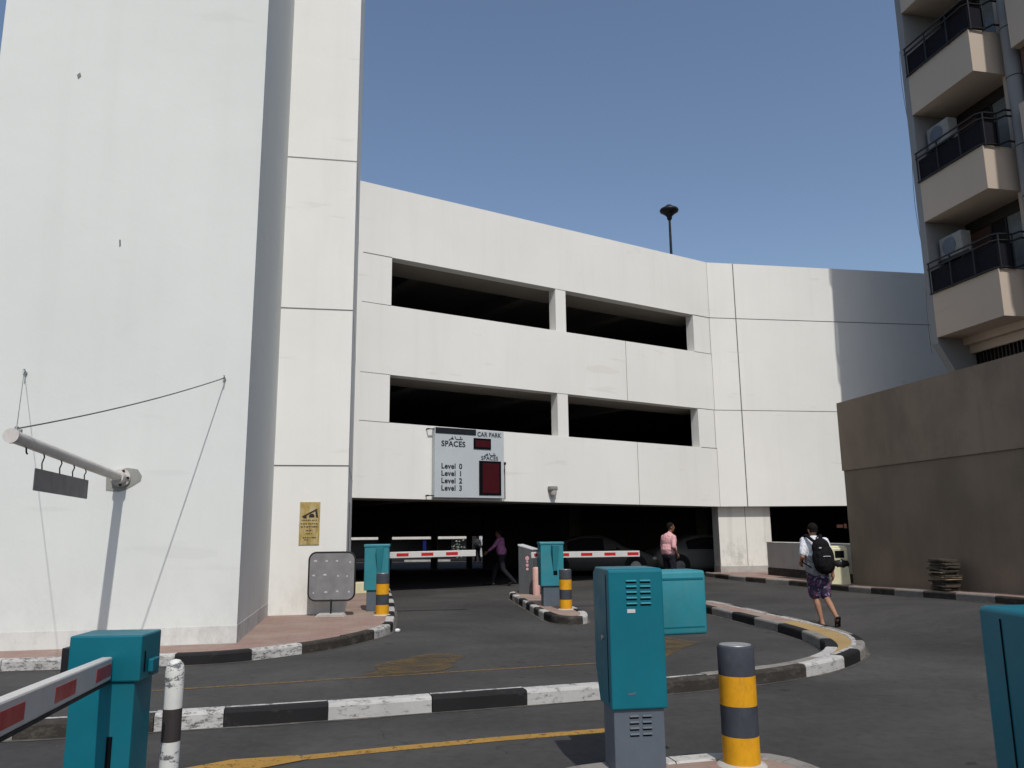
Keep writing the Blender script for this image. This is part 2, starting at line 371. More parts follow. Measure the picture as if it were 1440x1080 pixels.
        fs = [(k * n + i, k * n + (i + 1) % n, (k + 1) * n + (i + 1) % n, (k + 1) * n + i) for k in range(len(rings) - 1) for i in range(n)]
        fs += [list(range(n))[::-1], [(len(rings) - 1) * n + i for i in range(n)]]
        return s.add(vs, fs)
    def ell(s, c, rad, n=14, m=9, rz=0, rx=0):
        c = Vector(c); Q = Matrix.Rotation(rz, 3, 'Z') @ Matrix.Rotation(rx, 3, 'X'); vs = []
        for k in range(1, m):
            ph = pi * k / m
            for i in range(n):
                t = 2 * pi * i / n
                vs.append(c + Q @ Vector((rad[0] * sin(ph) * cos(t), rad[1] * sin(ph) * sin(t), -rad[2] * cos(ph))))
        b = len(vs); vs += [c + Q @ Vector((0, 0, -rad[2])), c + Q @ Vector((0, 0, rad[2]))]
        fs = [(k * n + i, k * n + (i + 1) % n, (k + 1) * n + (i + 1) % n, (k + 1) * n + i) for k in range(m - 2) for i in range(n)]
        fs += [(b, (i + 1) % n, i) for i in range(n)] + [(b + 1, (m - 2) * n + i, (m - 2) * n + (i + 1) % n) for i in range(n)]
        o = s.smooth; s.smooth = True; s.add(vs, fs); s.smooth = o; return s
    def mesh(s, name, mats, inv=None):
        me = bpy.data.meshes.new(name)
        vv = [(inv @ p if inv else p) for p in s.v]
        me.from_pydata([tuple(p) for p in vv], [], s.f)
        for m in mats: me.materials.append(m)
        for p, mi, sm in zip(me.polygons, s.mi, s.sm): p.material_index = mi; p.use_smooth = sm
        me.validate(); me.update(); return me

def mats_of(mb, mat):
    return [M[m] for m in mb.mats] if mb.mats else [M[mat] if isinstance(mat, str) else mat]
def tmat(o): return Matrix.Translation(o.location) @ o.rotation_euler.to_matrix().to_4x4()
def chain(o): return (chain(o.parent) @ tmat(o)) if o.parent else tmat(o)
def part(name, mb, mat, parent, bevel=0.0, label=None):
    me = mb.mesh(name, mats_of(mb, mat), chain(parent).inverted())
    o = bpy.data.objects.new(name, me); COL.objects.link(o); o.parent = parent
    if label: o['label'] = label
    if bevel:
        b = o.modifiers.new('bevel', 'BEVEL'); b.width = bevel; b.segments = 2; b.limit_method = 'ANGLE'; b.angle_limit = R(40)
    return o
def mparts(name, mb, mat, parent):
    """every separate piece of the builder becomes a part of its own"""
    par = list(range(len(mb.v)))
    def find(i):
        while par[i] != i: par[i] = par[par[i]]; i = par[i]
        return i
    for f in mb.f:
        for i in f[1:]: par[find(i)] = find(f[0])
    groups = {}
    for k, f in enumerate(mb.f): groups.setdefault(find(f[0]), []).append(k)
    for g in groups.values():
        m2 = MB(); m2.mats = mb.mats; ids = sorted({i for k in g for i in mb.f[k]}); mp = {i: j for j, i in enumerate(ids)}
        m2.v = [mb.v[i] for i in ids]; m2.f = [[mp[i] for i in mb.f[k]] for k in g]; m2.mi = [mb.mi[k] for k in g]; m2.sm = [mb.sm[k] for k in g]
        part(name, m2, mat, parent)
def thing(name, label, cat, loc=(0, 0, 0), rotz=0, group=None):
    o = bpy.data.objects.new(name, None); COL.objects.link(o); o.location = loc; o.rotation_euler = (0, 0, R(rotz))
    o['label'] = label; o['category'] = cat; o.empty_display_size = 0.1
    if group: o['group'] = group
    return o
def single(name, mb, mat, label, cat, base, group=None, bevel=0):
    inv = Matrix.Translation(Vector(base)).inverted()
    me = mb.mesh(name, mats_of(mb, mat), inv); o = bpy.data.objects.new(name, me); COL.objects.link(o); o.location = base
    o['label'] = label; o['category'] = cat
    if group: o['group'] = group
    if bevel:
        b = o.modifiers.new('bevel', 'BEVEL'); b.width = bevel; b.segments = 2; b.limit_method = 'ANGLE'; b.angle_limit = R(40)
    return o
def struct(name, mb, mat):
    me = mb.mesh(name, mats_of(mb, mat)); o = bpy.data.objects.new(name, me); COL.objects.link(o); o['kind'] = 'structure'; return o
def copy_thing(o, loc, rotz, label, name=None):
    c = o.copy(); COL.objects.link(c); c.location = loc; c.rotation_euler = (0, 0, R(rotz)); c['label'] = label
    for ch in [x for x in bpy.data.objects if x.parent == o]:
        d = ch.copy(); COL.objects.link(d); d.parent = c
        for g in [x for x in bpy.data.objects if x.parent == ch]:
            e = g.copy(); COL.objects.link(e); e.parent = d
    return c
def text_mesh(txt, size, xsc=1.0, bold=0.0):
    cu = bpy.data.curves.new('t', 'FONT'); cu.body = txt; cu.size = size; cu.extrude = 0.002; cu.offset = bold; cu.space_character = 1.06
    cu.align_x = 'LEFT'; o = bpy.data.objects.new('t', cu); COL.objects.link(o)
    dg = bpy.context.evaluated_depsgraph_get(); me = bpy.data.meshes.new_from_object(o.evaluated_get(dg))
    bpy.data.objects.remove(o); bpy.data.curves.remove(cu)
    vs = [(v.co.x * xsc, v.co.y, v.co.z) for v in me.vertices]; fs = [list(p.vertices) for p in me.polygons]
    bpy.data.meshes.remove(me); return vs, fs

# ------------------------------------------------------------------ ground
def gz(x, y):
    z = 0.0 if y < 28 else (-0.45 * (y - 28) / 16 if y < 44 else -0.45)
    kx = min(max((x - 5.5) / 2.8, 0), 1); ky = min(max((22 - y) / 8.0, 0), 1)
    return z + 0.19 * kx * kx * (3 - 2 * kx) * ky * ky * (3 - 2 * ky)
mb = MB(); mb.smooth = True
ys = [-60, -20, -8] + list(range(-4, 30)) + [32, 36, 40, 44, 60, 120, 900]; xs = [-500, -60, -20, -10, -5, 0] + [4 + .5 * i for i in range(14)] + [12, 14, 20, 60, 500]
vs = [(x, y, gz(x, y)) for y in ys for x in xs]; nx = len(xs)
mb.add(vs, [(j * nx + i, j * nx + i + 1, (j + 1) * nx + i + 1, (j + 1) * nx + i) for j in range(len(ys) - 1) for i in range(nx - 1)])
struct('road', mb, 'asphalt')

# pavements and kerbs --------------------------------------------------
def resample(pl, cuts):
    out = []; L = [0]
    for a, b in zip(pl[:-1], pl[1:]): L.append(L[-1] + (Vector(b) - Vector(a)).length)
    def at(t):
        for i in range(len(pl) - 1):
            if t <= L[i + 1] or i == len(pl) - 2:
                k = (t - L[i]) / (L[i + 1] - L[i]); return Vector(pl[i]).lerp(Vector(pl[i + 1]), k)
    return at, L
def smoothpl(pl, it=2):
    for _ in range(it):
        q = [pl[0]]
        for a, b in zip(pl[:-1], pl[1:]):
            q += [(a[0] * .75 + b[0] * .25, a[1] * .75 + b[1] * .25), (a[0] * .25 + b[0] * .75, a[1] * .25 + b[1] * .75)]
        q.append(pl[-1]); pl = q
    return pl
def kerb(pl, width, side, pattern, step, name='kerb', h=0.14, dust=True, top=None):
    """stones along polyline; side=+1: body lies left of the direction; pattern: list of (length, matkey) cycled"""
    pl = smoothpl(pl); at, L = resample([(*p, 0) for p in pl], None); tot = L[-1]
    mb = MB(); t = 0; k = 0
    while t < tot - 0.05:
        ln, mk = pattern[k] if k < len(pattern) else pattern[-2 + (k - len(pattern)) % 2]
        t1 = min(t + ln, tot); nseg = max(2, int((t1 - t) / 0.12)); mb.mat(mk)
        jit = random.uniform(-0.006, 0.006); hh = h + random.uniform(-0.005, 0.004)
        ring = []
        g0 = 0.004
        for i in range(nseg + 1):
            tt = t + g0 + (t1 - t - 2 * g0) * i / nseg
            p = at(tt); d = (at(min(tt + .06, tot)) - at(max(tt - .06, 0))).normalized(); nn = Vector((-d.y, d.x, 0)) * side
            rr = mnoise.noise(Vector((p.x * 3, p.y * 3, 0.3))) * 0.006
            prof = [(jit, -0.02), (jit + rr, hh - 0.028), (jit + 0.010 + rr, hh - 0.008), (jit + 0.030, hh), (width * (.62 + .12 * mnoise.noise(Vector((p.x * 2, p.y * 2, 5)))), hh), (width - 0.012, hh), (width, hh - 0.012), (width, -0.02)]
            ring.append([p + nn * a + Vector((0, 0, b)) for a, b in prof])
        m = len(ring[0]); vs = [v for r_ in ring for v in r_]
        fs = []; ftop = []
        for i in range(nseg):
            for j in range(m - 1):
                q = (i * m + j, (i + 1) * m + j, (i + 1) * m + j + 1, i * m + j + 1)
                (ftop if (top and j >= 4) else fs).append(q if side > 0 else q[::-1])
        e0 = list(range(m)); e1 = [nseg * m + j for j in range(m)]
        fs += [e0, e1[::-1]] if side > 0 else [e0[::-1], e1]
        vs = [v + Vector((0, 0, gz(v.x, v.y) if v.y < 28 else 0)) for v in vs]
        mb.add(vs, fs)
        if ftop: mb.mat(top); mb.add(vs, ftop)
        t = t1; k += 1
    if dust:
        mb.mat('dust'); ns = int(tot / 0.15); vs = []
        for i in range(ns + 1):
            p = at(tot * i / ns); d = (at(min(tot * i / ns + .06, tot)) - at(max(tot * i / ns - .06, 0))).normalized(); nn = Vector((-d.y, d.x, 0)) * side
            wd = 0.035 + 0.05 * abs(mnoise.noise(Vector((p.x * 1.3, p.y * 1.3, 2))))
            vs += [p + Vector((0, 0, 0.004)) + nn * 0.012, p - nn * wd + Vector((0, 0, 0.004))]
        vs = [v + Vector((0, 0, gz(v.x, v.y) if v.y < 28 else 0)) for v in vs]
        mb.add(vs, [((2 * i, 2 * i + 1, 2 * i + 3, 2 * i + 2) if side > 0 else (2 * i + 2, 2 * i + 3, 2 * i + 1, 2 * i)) for i in range(ns)])
    return struct(name, mb, 'k_grey')

# left pavement
LK = [(-16, 8.55), (-9, 9.55), (-6.19, 9.98), (-4.40, 10.2), (-3.58, 10.41), (-2.99, 10.93), (-2.51, 11.55), (-2.16, 12.35), (-1.97, 13.2), (-2.08, 14.2), (-2.39, 16.39), (-3.05, 20.19), (-3.54, 22.85), (-4.0, 25.5)]
kerb(LK, 0.15, 1, [(9.9, 'k_white'), (0.95, 'k_scuff'), (1.05, 'k_scuff'), (0.92, 'k_black'), (0.72, 'k_scuff'), (0.85, 'k_brown'), (0.75, 'k_brown'), (0.75, 'k_scuff'), (.35, 'k_black'), (0.9, 'k_white'), (0.9, 'k_black'), (0.9, 'k_white')], 1)
mb = MB(); pl = smoothpl(LK); ins = []
for i, p in enumerate(pl):
    a = Vector(pl[max(i - 1, 0)]); b = Vector(pl[min(i + 1, len(pl) - 1)]); d = (b - a).normalized(); ins.append((p[0] - d.y * .145, p[1] + d.x * .145))
mb.prism(ins + [(-7, 25.6), (-16, 22)], -0.02, 0.128)
struct('pavement', mb, 'paving')

# right pavement
RK = [(6.45, 27.4), (6.62, 25.9), (7.1, 24.2), (7.85, 22.6), (8.13, 21.07), (8.37, 18.64), (8.6, 16.9), (8.9, 15.5), (9.9, 10), (11, 4), (12.4, -4)][::-1]
kerb(RK, 0.15, -1, [(1.0, 'k_grey'), (0.95, 'k_brown')] * 13 + [(0.95, 'k_grey'), (0.95, 'k_brown')], 1)
pl = smoothpl(RK); ins = []
for i, p in enumerate(pl):
    a = Vector(pl[max(i - 1, 0)]); b = Vector(pl[min(i + 1, len(pl) - 1)]); d = (b - a).normalized(); ins.append((p[0] + d.y * .145, p[1] - d.x * .145))
mb = MB(); vs = []
for p in ins:
    z = gz(*p) + 0.128
    vs += [(p[0], p[1], z), (p[0] + 2.6, p[1] + 0.6, z)]
mb.add(vs, [(2 * i, 2 * i + 1, 2 * i + 3, 2 * i + 2) for i in range(len(ins) - 1)])
struct('pavement', mb, 'paving')

# main median: outer kerb (near road side, tip, far side) and inner kerb
OUT = [(-9, 6.2), (-4.10, 6.67), (-3.06, 6.93), (-1.77, 7.24), (-0.05, 7.76), (1.51, 8.23), (2.52, 8.66), (3.3, 9.12), (3.98, 9.75), (4.5, 10.5), (4.78, 11.4), (4.78, 12.5), (4.66, 13.5), (4.45, 14.9), (4.2, 16.4), (3.75, 18.1)]
kerb(OUT, 0.17, 1, [(5.0, 'k_grey'), (1.05, 'k_brown'), (0.55, 'k_scuff'), (0.86, 'k_black'), (0.92, 'k_white'), (0.90, 'k_black'), (0.88, 'k_white'), (0.55, 'k_scuff'), (0.9, 'k_brown'), (1.0, 'k_brown'), (0.85, 'k_white'), (0.6, 'k_black'), (0.9, 'k_grey')], 1, top='k_scuff')
INN = [(1.9, 8.62), (2.62, 8.96), (3.18, 9.35), (3.69, 9.95), (3.98, 10.51), (4.12, 11.1), (4.17, 12.0), (4.10, 12.9), (3.98, 13.7), (3.82, 14.8), (3.6, 16.2), (3.2, 17.9)]
kerb(INN, 0.15, -1, [(0.9, 'k_grey'), (0.9, 'k_grey'), (0.9, 'k_white'), (0.75, 'k_black'), (0.85, 'k_grey'), (0.9, 'k_black'), (0.85, 'k_grey'), (0.9, 'k_black'), (0.9, 'k_grey')], 1)
def offs(pl, dd):
    out = []
    for i, p in enumerate(pl):
        a = Vector(pl[max(i - 1, 0)]); b = Vector(pl[min(i + 1, len(pl) - 1)]); d = (b - a).normalized(); out.append((p[0] - d.y * dd, p[1] + d.x * dd))
    return out
def strip(name, A, B, z0, z1, mat):
    """walkable top between two polylines of equal count"""
    mb = MB()
    for i in range(len(A) - 1):
        mb.prism([A[i], A[i + 1], B[i + 1], B[i]], z0, z1)
    return struct(name, mb, mat)
def rs(pl, n):
    at, L = resample([(*p, 0) for p in pl], None); return [tuple(at(L[-1] * i / n))[:2] for i in range(n + 1)]
so_ = smoothpl(OUT); o1 = [p for p in offs(so_, 0.16) if p[0] > 1.9]; i1 = offs(smoothpl(INN), -0.14)
A = rs(o1, 30); B = rs(i1, 30)
strip('median_paving', A[:17], B[:17], -0.02, 0.130, 'k_tan')
strip('median_paving', A[16:], B[16:], -0.02, 0.128, 'paving')

# small island in front of the garage
SI = [(1.30, 14.5), (1.25, 14.15), (1.0, 14.0), (0.68, 14.25), (0.52, 14.85), (0.2, 17.2), (-0.12, 19.3), (-0.10, 19.75), (0.1, 19.95), (0.5, 19.9), (0.75, 19.3), (1.05, 16.8), (1.32, 14.9), (1.30, 14.5)]
kerb(SI, 0.14, -1, [(0.4, 'k_white'), (0.75, 'k_brown'), (0.5, 'k_black'), (0.5, 'k_white'), (0.5, 'k_brown'), (0.5, 'k_white'), (0.5, 'k_black'), (0.5, 'k_white'), (0.5, 'k_black'), (.5, 'k_grey')] + [(0.5, 'k_white'), (0.5, 'k_black')], 1)
mb = MB(); mb.prism(offs(smoothpl(SI)[:-1], -0.13), -0.02, 0.128); struct('island_paving', mb, 'paving')
# island of the front barrier
FI = [(1.35, 1.0), (1.9, 3.5), (1.98, 5.0), (1.93, 5.35), (1.78, 5.60), (1.60, 5.68), (1.3, 5.66), (1.0, 5.58), (0.46, 5.44), (0.22, 5.30), (0.12, 5.0), (0.12, 3.5), (0.4, 1.0)]
kerb(FI, 0.15, 1, [(2.6, 'k_grey'), (2.0, 'k_grey'), (0.35, 'k_grey'), (0.55, 'k_white'), (0.25, 'k_scuff'), (0.5, 'k_grey'), (0.32, 'k_white'), (0.3, 'k_grey'), (0.35, 'k_white'), (1.0, 'k_grey')], 1)
mb = MB(); mb.prism(offs(smoothpl(FI), 0.14), -0.02, 0.128); struct('island_paving', mb, 'paving')

# road markings
mb = MB()
def band(mb, pts, w, z):
    L_, R_ = offs(pts, w / 2), offs(pts, -w / 2)
    mb.add([(p[0], p[1], z) for p in L_] + [(p[0], p[1], z) for p in R_], [(len(pts) + i, len(pts) + i + 1, i + 1, i) for i in range(len(pts) - 1)])
band(mb, [(-1.55, 6.14), (-0.9, 6.365), (-0.14, 6.605), (0.74, 6.845)], 0.125, 0.004)
mb.sheet([(-1.6, 6.19), (-1.50, 6.09), (-1.9, 5.78), (-2.4, 5.2), (-3.4, 4.6), (-3.4, 5.15), (-2.5, 5.75), (-2.05, 6.1)], 0.008)
struct('road_marking', mb, 'y_line')
mb = MB(); band(mb, [(-5.5, 8.25), (-3.82, 8.68), (-2.80, 8.97), (-1.71, 9.32), (-0.69, 9.62), (0.87, 10.07), (1.6, 10.35)], 0.06, 0.004); struct('road_marking', mb, 'y_faint')
mb = MB(); mb.sheet(smoothpl([(-1.72, 10.12), (-1.48, 10.48), (-1.20, 10.93), (-0.94, 11.03), (-0.61, 10.75), (-0.76, 10.44), (-0.72, 10.10), (-0.84, 9.66), (-1.21, 9.52), (-1.80, 9.36), (-1.60, 9.72)], 1), 0.008)
mb.sheet([(1.99, 11.75), (2.30, 12.33), (2.64, 11.75), (2.29, 11.25), (2.08, 10.77), (1.90, 10.49), (1.6, 10.6)], 0.008); struct('road_marking', mb, 'y_arrow')

# ------------------------------------------------------------------ car park building
G = 10.5
gar = thing('parking_garage', 'large white painted concrete multi-storey car park with tall tower and long dark openings', 'building', (0, 22, 0))
A0 = Vector((-3.824, 11.29, 0)); ca, sa = cos(R(G)), sin(R(G))
A1 = A0 + Vector((-sa, ca, 0)) * 3.62            # inner corner tower/pilaster
C0 = A1 + Vector((ca, sa, 0)) * 1.37             # pilaster outer corner
TW = 3.773
# tower slab block
mb = MB(A0, G); mb.box(-TW, 0, 0, 3.9, 0.36, 19.0); part('tower', mb, 'tower', gar)
mb = MB(A0, G); mb.box(-TW, 0.004, -0.004, 3.62, 0.0, 0.36); part('tower_base', mb, 'plinth', gar)
tw = lambda u, z: (u, z)
mb = MB(A0, G)
for poly in ([(-1.83, 2.38), (-1.67, 2.50), (-1.56, 2.52), (-1.43, 2.50), (-1.37, 2.41), (-1.38, 2.34), (-1.48, 2.27), (-1.58, 2.21), (-1.66, 2.19), (-1.82, 2.21)],):
    mb.vprism(poly, -0.006, 0.0, 'y')
part('cement_patch', mb, 'patch', gar)
mb = MB(A0, G); mb.vprism([(-2.70, 8.40), (-2.66, 8.44), (-2.64, 8.38), (-2.68, 8.33)], -0.005, 0.0, 'y'); mb.vprism([(-1.92, 5.84), (-1.90, 5.84), (-1.89, 5.75), (-1.91, 5.73)], -0.005, 0.0, 'y'); mparts('chipped_paint', mb, 'cable', gar)
# pilaster and mass behind the tower
D0 = C0 + Vector((-sa, ca, 0)) * 5.2
mb = MB(); Bp = A1
mb.prism([(Bp.x - 3.0 * ca, Bp.y - 3.0 * sa), (Bp.x, Bp.y), (C0.x, C0.y), (D0.x, D0.y), (-6.6, 19.7)], 0.0, 19.0)
part('pilaster', mb, 'white', gar)
mb = MB(A1, G)
for z in (2.85, 5.92, 9.08): mb.box(0.0, 1.373, -0.004, 0.02, z - 0.012, z + 0.012)
for z in (2.85, 5.92, 9.08): mb.box(1.36, 1.374, -0.002, 5.1, z - 0.012, z + 0.012)
mparts('joint', mb, 'cable', gar)
mb = MB(C0, G); mb.box(-0.02, 0.012, 0.9, 1.75, 1.15, 2.2); part('meter_panel', mb, 'shop_grey', gar, 0.005)

Pb = (7.0, 27.0, 0.0)
AZA, AZB = 33.0, 9.0
def zb(u, zl, zr): return zl + (zr - zl) * (u + 13) / 13
def bandbox(mb, u0, u1, lo, hi, y0, y1):
    P = []
    for z in (lo, hi):
        for (u, y) in ((u0, y0), (u1, y0), (u1, y1), (u0, y1)): P.append((u, y, zb(u, *z)))
    mb.hexa(P)
Z = [(2.445, 2.315), (4.40, 4.28), (5.665, 5.61), (7.54, 7.59), (8.89, 8.90), (10.88, 10.95)]
TH = 0.34
for nm, lo, hi in (('spandrel', 0, 1), ('spandrel', 2, 3), ('parapet', 4, 5)):
    mb = MB(Pb, AZA); bandbox(mb, -13.35, 0.055, Z[lo], Z[hi], 0, TH); part(nm, mb, 'white', gar)
for (lo, hi) in ((1, 2), (3, 4)):
    for nm, u0, u1 in (('jamb_panel', -13.35, -12.17), ('column', -6.72, -6.33), ('jamb_panel', -0.83, 0.055)):
        mb = MB(Pb, AZA); bandbox(mb, u0, u1, Z[lo], Z[hi], 0.0 if nm != 'column' else 0.012, TH); part(nm, mb, 'white', gar)
for k in (0, 2, 4):
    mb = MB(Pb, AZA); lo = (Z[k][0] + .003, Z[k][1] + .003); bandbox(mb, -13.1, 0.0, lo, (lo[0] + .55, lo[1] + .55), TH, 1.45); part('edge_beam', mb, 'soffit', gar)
# joints on facade A
mb = MB(Pb, AZA)
def vj(u, lo, hi, w=0.012): bandbox(mb, u - w, u + w, lo, hi, -0.003, 0.01)
def hj(u0, u1, z, w=0.011): bandbox(mb, u0, u1, (z[0] - w, z[1] - w), (z[0] + w, z[1] + w), -0.003, 0.01)
vj(-3.96, Z[2], Z[3], .007); vj(-3.62, Z[0], Z[1], .007)
hj(-13, -12.17, Z[4]); hj(-13, -12.17, Z[3], .007); hj(-13, -12.17, Z[2], .006); hj(-13, -12.17, Z[1], .007)
hj(-0.83, 0, Z[4], .014); hj(-0.83, 0, Z[3], .008); hj(-0.83, 0, Z[2], .010); hj(-0.75, 0, Z[1], .010); vj(-0.05, Z[1], Z[2], .008); vj(-0.03, Z[3], Z[4], .008)
vj(-0.01, Z[0], Z[1], .006); vj(-0.01, Z[2], Z[3], .006); vj(-0.01, Z[4], Z[5], .005)
mparts('joint', mb, 'cable', gar)
# facade B
mb = MB(Pb, AZB); mb.hexa([(0, 0, 2.315), (12, 0, 2.315), (12, TH, 2.315), (0, TH, 2.315), (0, 0, 10.95), (12, 0, 10.87), (12, TH, 10.87), (0, TH, 10.95)]); part('wall', mb, 'white', gar)
mb = MB(Pb, AZB); mb.box(0.965, 1.0, -0.004, 0.02, 2.315, 10.94); mb.box(0.0, 12, -0.003, 0.012, 8.892, 8.918); mb.box(0.0, 12, -0.003, 0.012, 5.602, 5.622); mparts('joint', mb, 'cable', gar)
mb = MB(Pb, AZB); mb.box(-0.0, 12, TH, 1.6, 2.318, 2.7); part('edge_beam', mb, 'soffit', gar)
mb = MB(Pb, AZB); mb.box(0.02, 1.90, 0.27, 0.80, 0.33, 2.316); part('pillar', mb, 'pillar', gar)
mb = MB(Pb, AZB); mb.box(0.0, 1.92, 0.255, 0.80, 0.0, 0.33); part('pillar_base', mb, 'lowwall', gar)
mb = MB(Pb, AZB); mb.box(0.98, 0.995, 0.266, 0.28, 0.33, 2.315); mparts('joint', mb, 'cable', gar)
# floors and roof (dark inside)
A_ = Vector(Pb); ua = Vector((cos(R(AZA)), sin(R(AZA)), 0)); na = Vector((-sin(R(AZA)), cos(R(AZA)), 0)); ub = Vector((cos(R(AZB)), sin(R(AZB)), 0)); nb = Vector((-sin(R(AZB)), cos(R(AZB)), 0))
def deck_poly(off):
    a = A_ + ua * -13.0 + na * off; b = A_ + na * off * 0.9; c = A_ + ub * 12 + nb * off
    return [(a.x, a.y), (b.x, b.y), (c.x, c.y), (c.x, 45.0), (-11.2, 45.0), (-11.2, a.y)]
for z in (2.85, 6.15, 9.45):
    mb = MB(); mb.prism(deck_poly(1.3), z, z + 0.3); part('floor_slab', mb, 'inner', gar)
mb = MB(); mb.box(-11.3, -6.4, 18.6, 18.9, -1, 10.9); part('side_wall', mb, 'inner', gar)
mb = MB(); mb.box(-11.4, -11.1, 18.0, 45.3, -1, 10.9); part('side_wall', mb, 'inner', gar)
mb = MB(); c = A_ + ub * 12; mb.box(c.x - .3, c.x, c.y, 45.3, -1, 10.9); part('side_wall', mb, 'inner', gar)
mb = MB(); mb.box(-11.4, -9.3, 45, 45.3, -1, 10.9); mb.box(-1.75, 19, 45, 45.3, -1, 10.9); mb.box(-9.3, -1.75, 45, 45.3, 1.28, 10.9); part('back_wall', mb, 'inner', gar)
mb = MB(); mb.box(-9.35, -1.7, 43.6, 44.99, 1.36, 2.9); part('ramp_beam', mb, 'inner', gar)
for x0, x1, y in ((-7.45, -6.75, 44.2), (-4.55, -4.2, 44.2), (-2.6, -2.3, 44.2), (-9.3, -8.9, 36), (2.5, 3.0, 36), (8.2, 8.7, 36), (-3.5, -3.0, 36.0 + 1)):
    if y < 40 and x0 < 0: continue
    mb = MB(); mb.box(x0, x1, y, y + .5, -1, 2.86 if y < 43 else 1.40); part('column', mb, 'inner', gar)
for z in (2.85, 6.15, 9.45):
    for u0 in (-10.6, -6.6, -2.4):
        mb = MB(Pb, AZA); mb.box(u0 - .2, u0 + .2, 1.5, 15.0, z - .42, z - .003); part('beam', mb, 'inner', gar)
# roof lamp
rl = thing('roof_lamp', 'black saucer-shaped lamp on a thin pole standing on the car park roof', 'street lamp', (5.95, 27.9, 9.75))
mb = MB(); mb.cone((5.95, 27.9, 9.75), (5.95, 27.9, 13.0), 0.06, 0.042, 12); part('pole', mb, 'dark_metal', rl)
mb = MB(); mb.lathe((5.95, 27.9, 12.92), [(0.05, 0), (0.09, 0.05), (0.10, 0.14), (0.16, 0.22), (0.33, 0.33), (0.355, 0.39), (0.33, 0.44), (0.16, 0.54), (0.09, 0.60), (0.03, 0.62)], 28); part('lamp_head', mb, 'dark_metal', rl)
mb = MB(); mb.lathe((5.95, 27.9, 13.14), [(0.17, 0), (0.30, 0.09)], 24); part('lamp_glass', mb, 'glass_dark', rl)

# car park sign ------------------------------------------------------
sw, sh = 2.16, 1.86
so0 = Vector(Pb) + ua * -10.93 - na * 0.20 + Vector((0, 0, 2.47))
sg = thing('car_park_sign', 'pale car park spaces sign board with two dark red displays above the garage entrance', 'sign', tuple(so0), AZA)
def S(): return MB(so0, AZA)
mb = S(); mb.box(0, sw, 0, 0.17, 0, sh); part('cabinet', mb, 'sign_face', sg, 0.012)
def sy(t): return sh * (1 - t)
mb = S(); mb.box(0.0 + .01, sw * .58, -0.012, 0.0, sy(.085), sy(.0)); part('black_strip', mb, 'sign_black', sg)
for (x0, x1, t0, t1) in ((.545, .80, .125, .285), (.625, .95, .455, .955)):
    mb = S(); mb.box(sw * x0, sw * x1, -0.02, 0.0, sy(t1), sy(t0)); d = part('display', mb, 'slot', sg)
    mb = S(); m_ = .025 if t1 < .3 else .05
    mb.box(sw * (x0 + m_), sw * (x1 - m_ * .6), -0.024, -0.018, sy(t1 - .03), sy(t0 + .03)); part('display_window', mb, 'led', d)
def lettering(txt, x, t, size, xsc, bold=0.004):
    vs, fs = text_mesh(txt, size, xsc, bold)
    mb = S(); mb.add([(sw * x + vx, -0.006 - vz, sy(t) + vy) for vx, vy, vz in vs], [f[::-1] for f in fs]); part('lettering', mb, 'sign_ink', sg)
lettering('CAR PARK', .60, .095, 0.17, 0.92, 0.0035)
lettering('SPACES', .085, .265, 0.205, 1.04, 0.0045); lettering('SPACES', .655, .440, 0.150, 1.06, 0.002)
for i in range(4):
    lettering('Level', .085, .585 + .104 * i, 0.195, 1.02, 0.0045); lettering('%d' % i, .335, .585 + .104 * i, 0.195, 1.02, 0.0045)
def arabic(x, t, w, h, label=None):
    """the word for vacant, written right to left: sheen, alef, ghain, ra"""
    def st(mb, pts, r=0.011):
        P = [(sw * x + a * w, -0.006, sy(t) + b * h) for a, b in pts]
        for p, q in zip(P[:-1], P[1:]):
            d = Vector((q[0] - p[0], 0, q[2] - p[2])); n_ = Vector((-d.z, 0, d.x)).normalized() * r
            mb.add([(p[0] + n_.x, -0.006, p[2] + n_.z), (q[0] + n_.x, -0.006, q[2] + n_.z), (q[0] - n_.x, -0.006, q[2] - n_.z), (p[0] - n_.x, -0.006, p[2] - n_.z)], [(0, 1, 2, 3)])
    mb = S()
    st(mb, [(1.0, .5), (.98, .2), (.93, .15), (.91, .42), (.89, .15), (.84, .15), (.82, .42), (.80, .15), (.60, .15), (.53, .2), (.44, .95)])
    st(mb, [(.36, .2), (.22, .2), (.20, .5), (.28, .55), (.32, .4), (.22, .2), (.10, .2), (.08, .05), (.0, -.25)])
    for a, b in ((.89, .72), (.83, .72), (.86, .9), (.26, .82)): st(mb, [(a - .018, b), (a + .018, b)], 0.014)
    part('lettering', mb, 'sign_ink', sg)
arabic(.19, .170, .42, .10); arabic(.70, .378, .37, .085)
for z in (.05, sh - .05):
    mb = S(); mb.box(-0.17, 0.0, 0.05, 0.08, z - .012, z + .012); mb.box(-0.17, -0.15, 0.05, .2, z - .02, z + .02); part('bracket', mb, 'dark_metal', sg)
mb = S(); mb.cone((sw + .06, .06, -.02), (sw + .06, .06, .93), .014, .014, 8); mb.ell((sw + .06, .06, .97), (.045, .045, .045)); part('aerial', mb, 'dark_metal', sg)

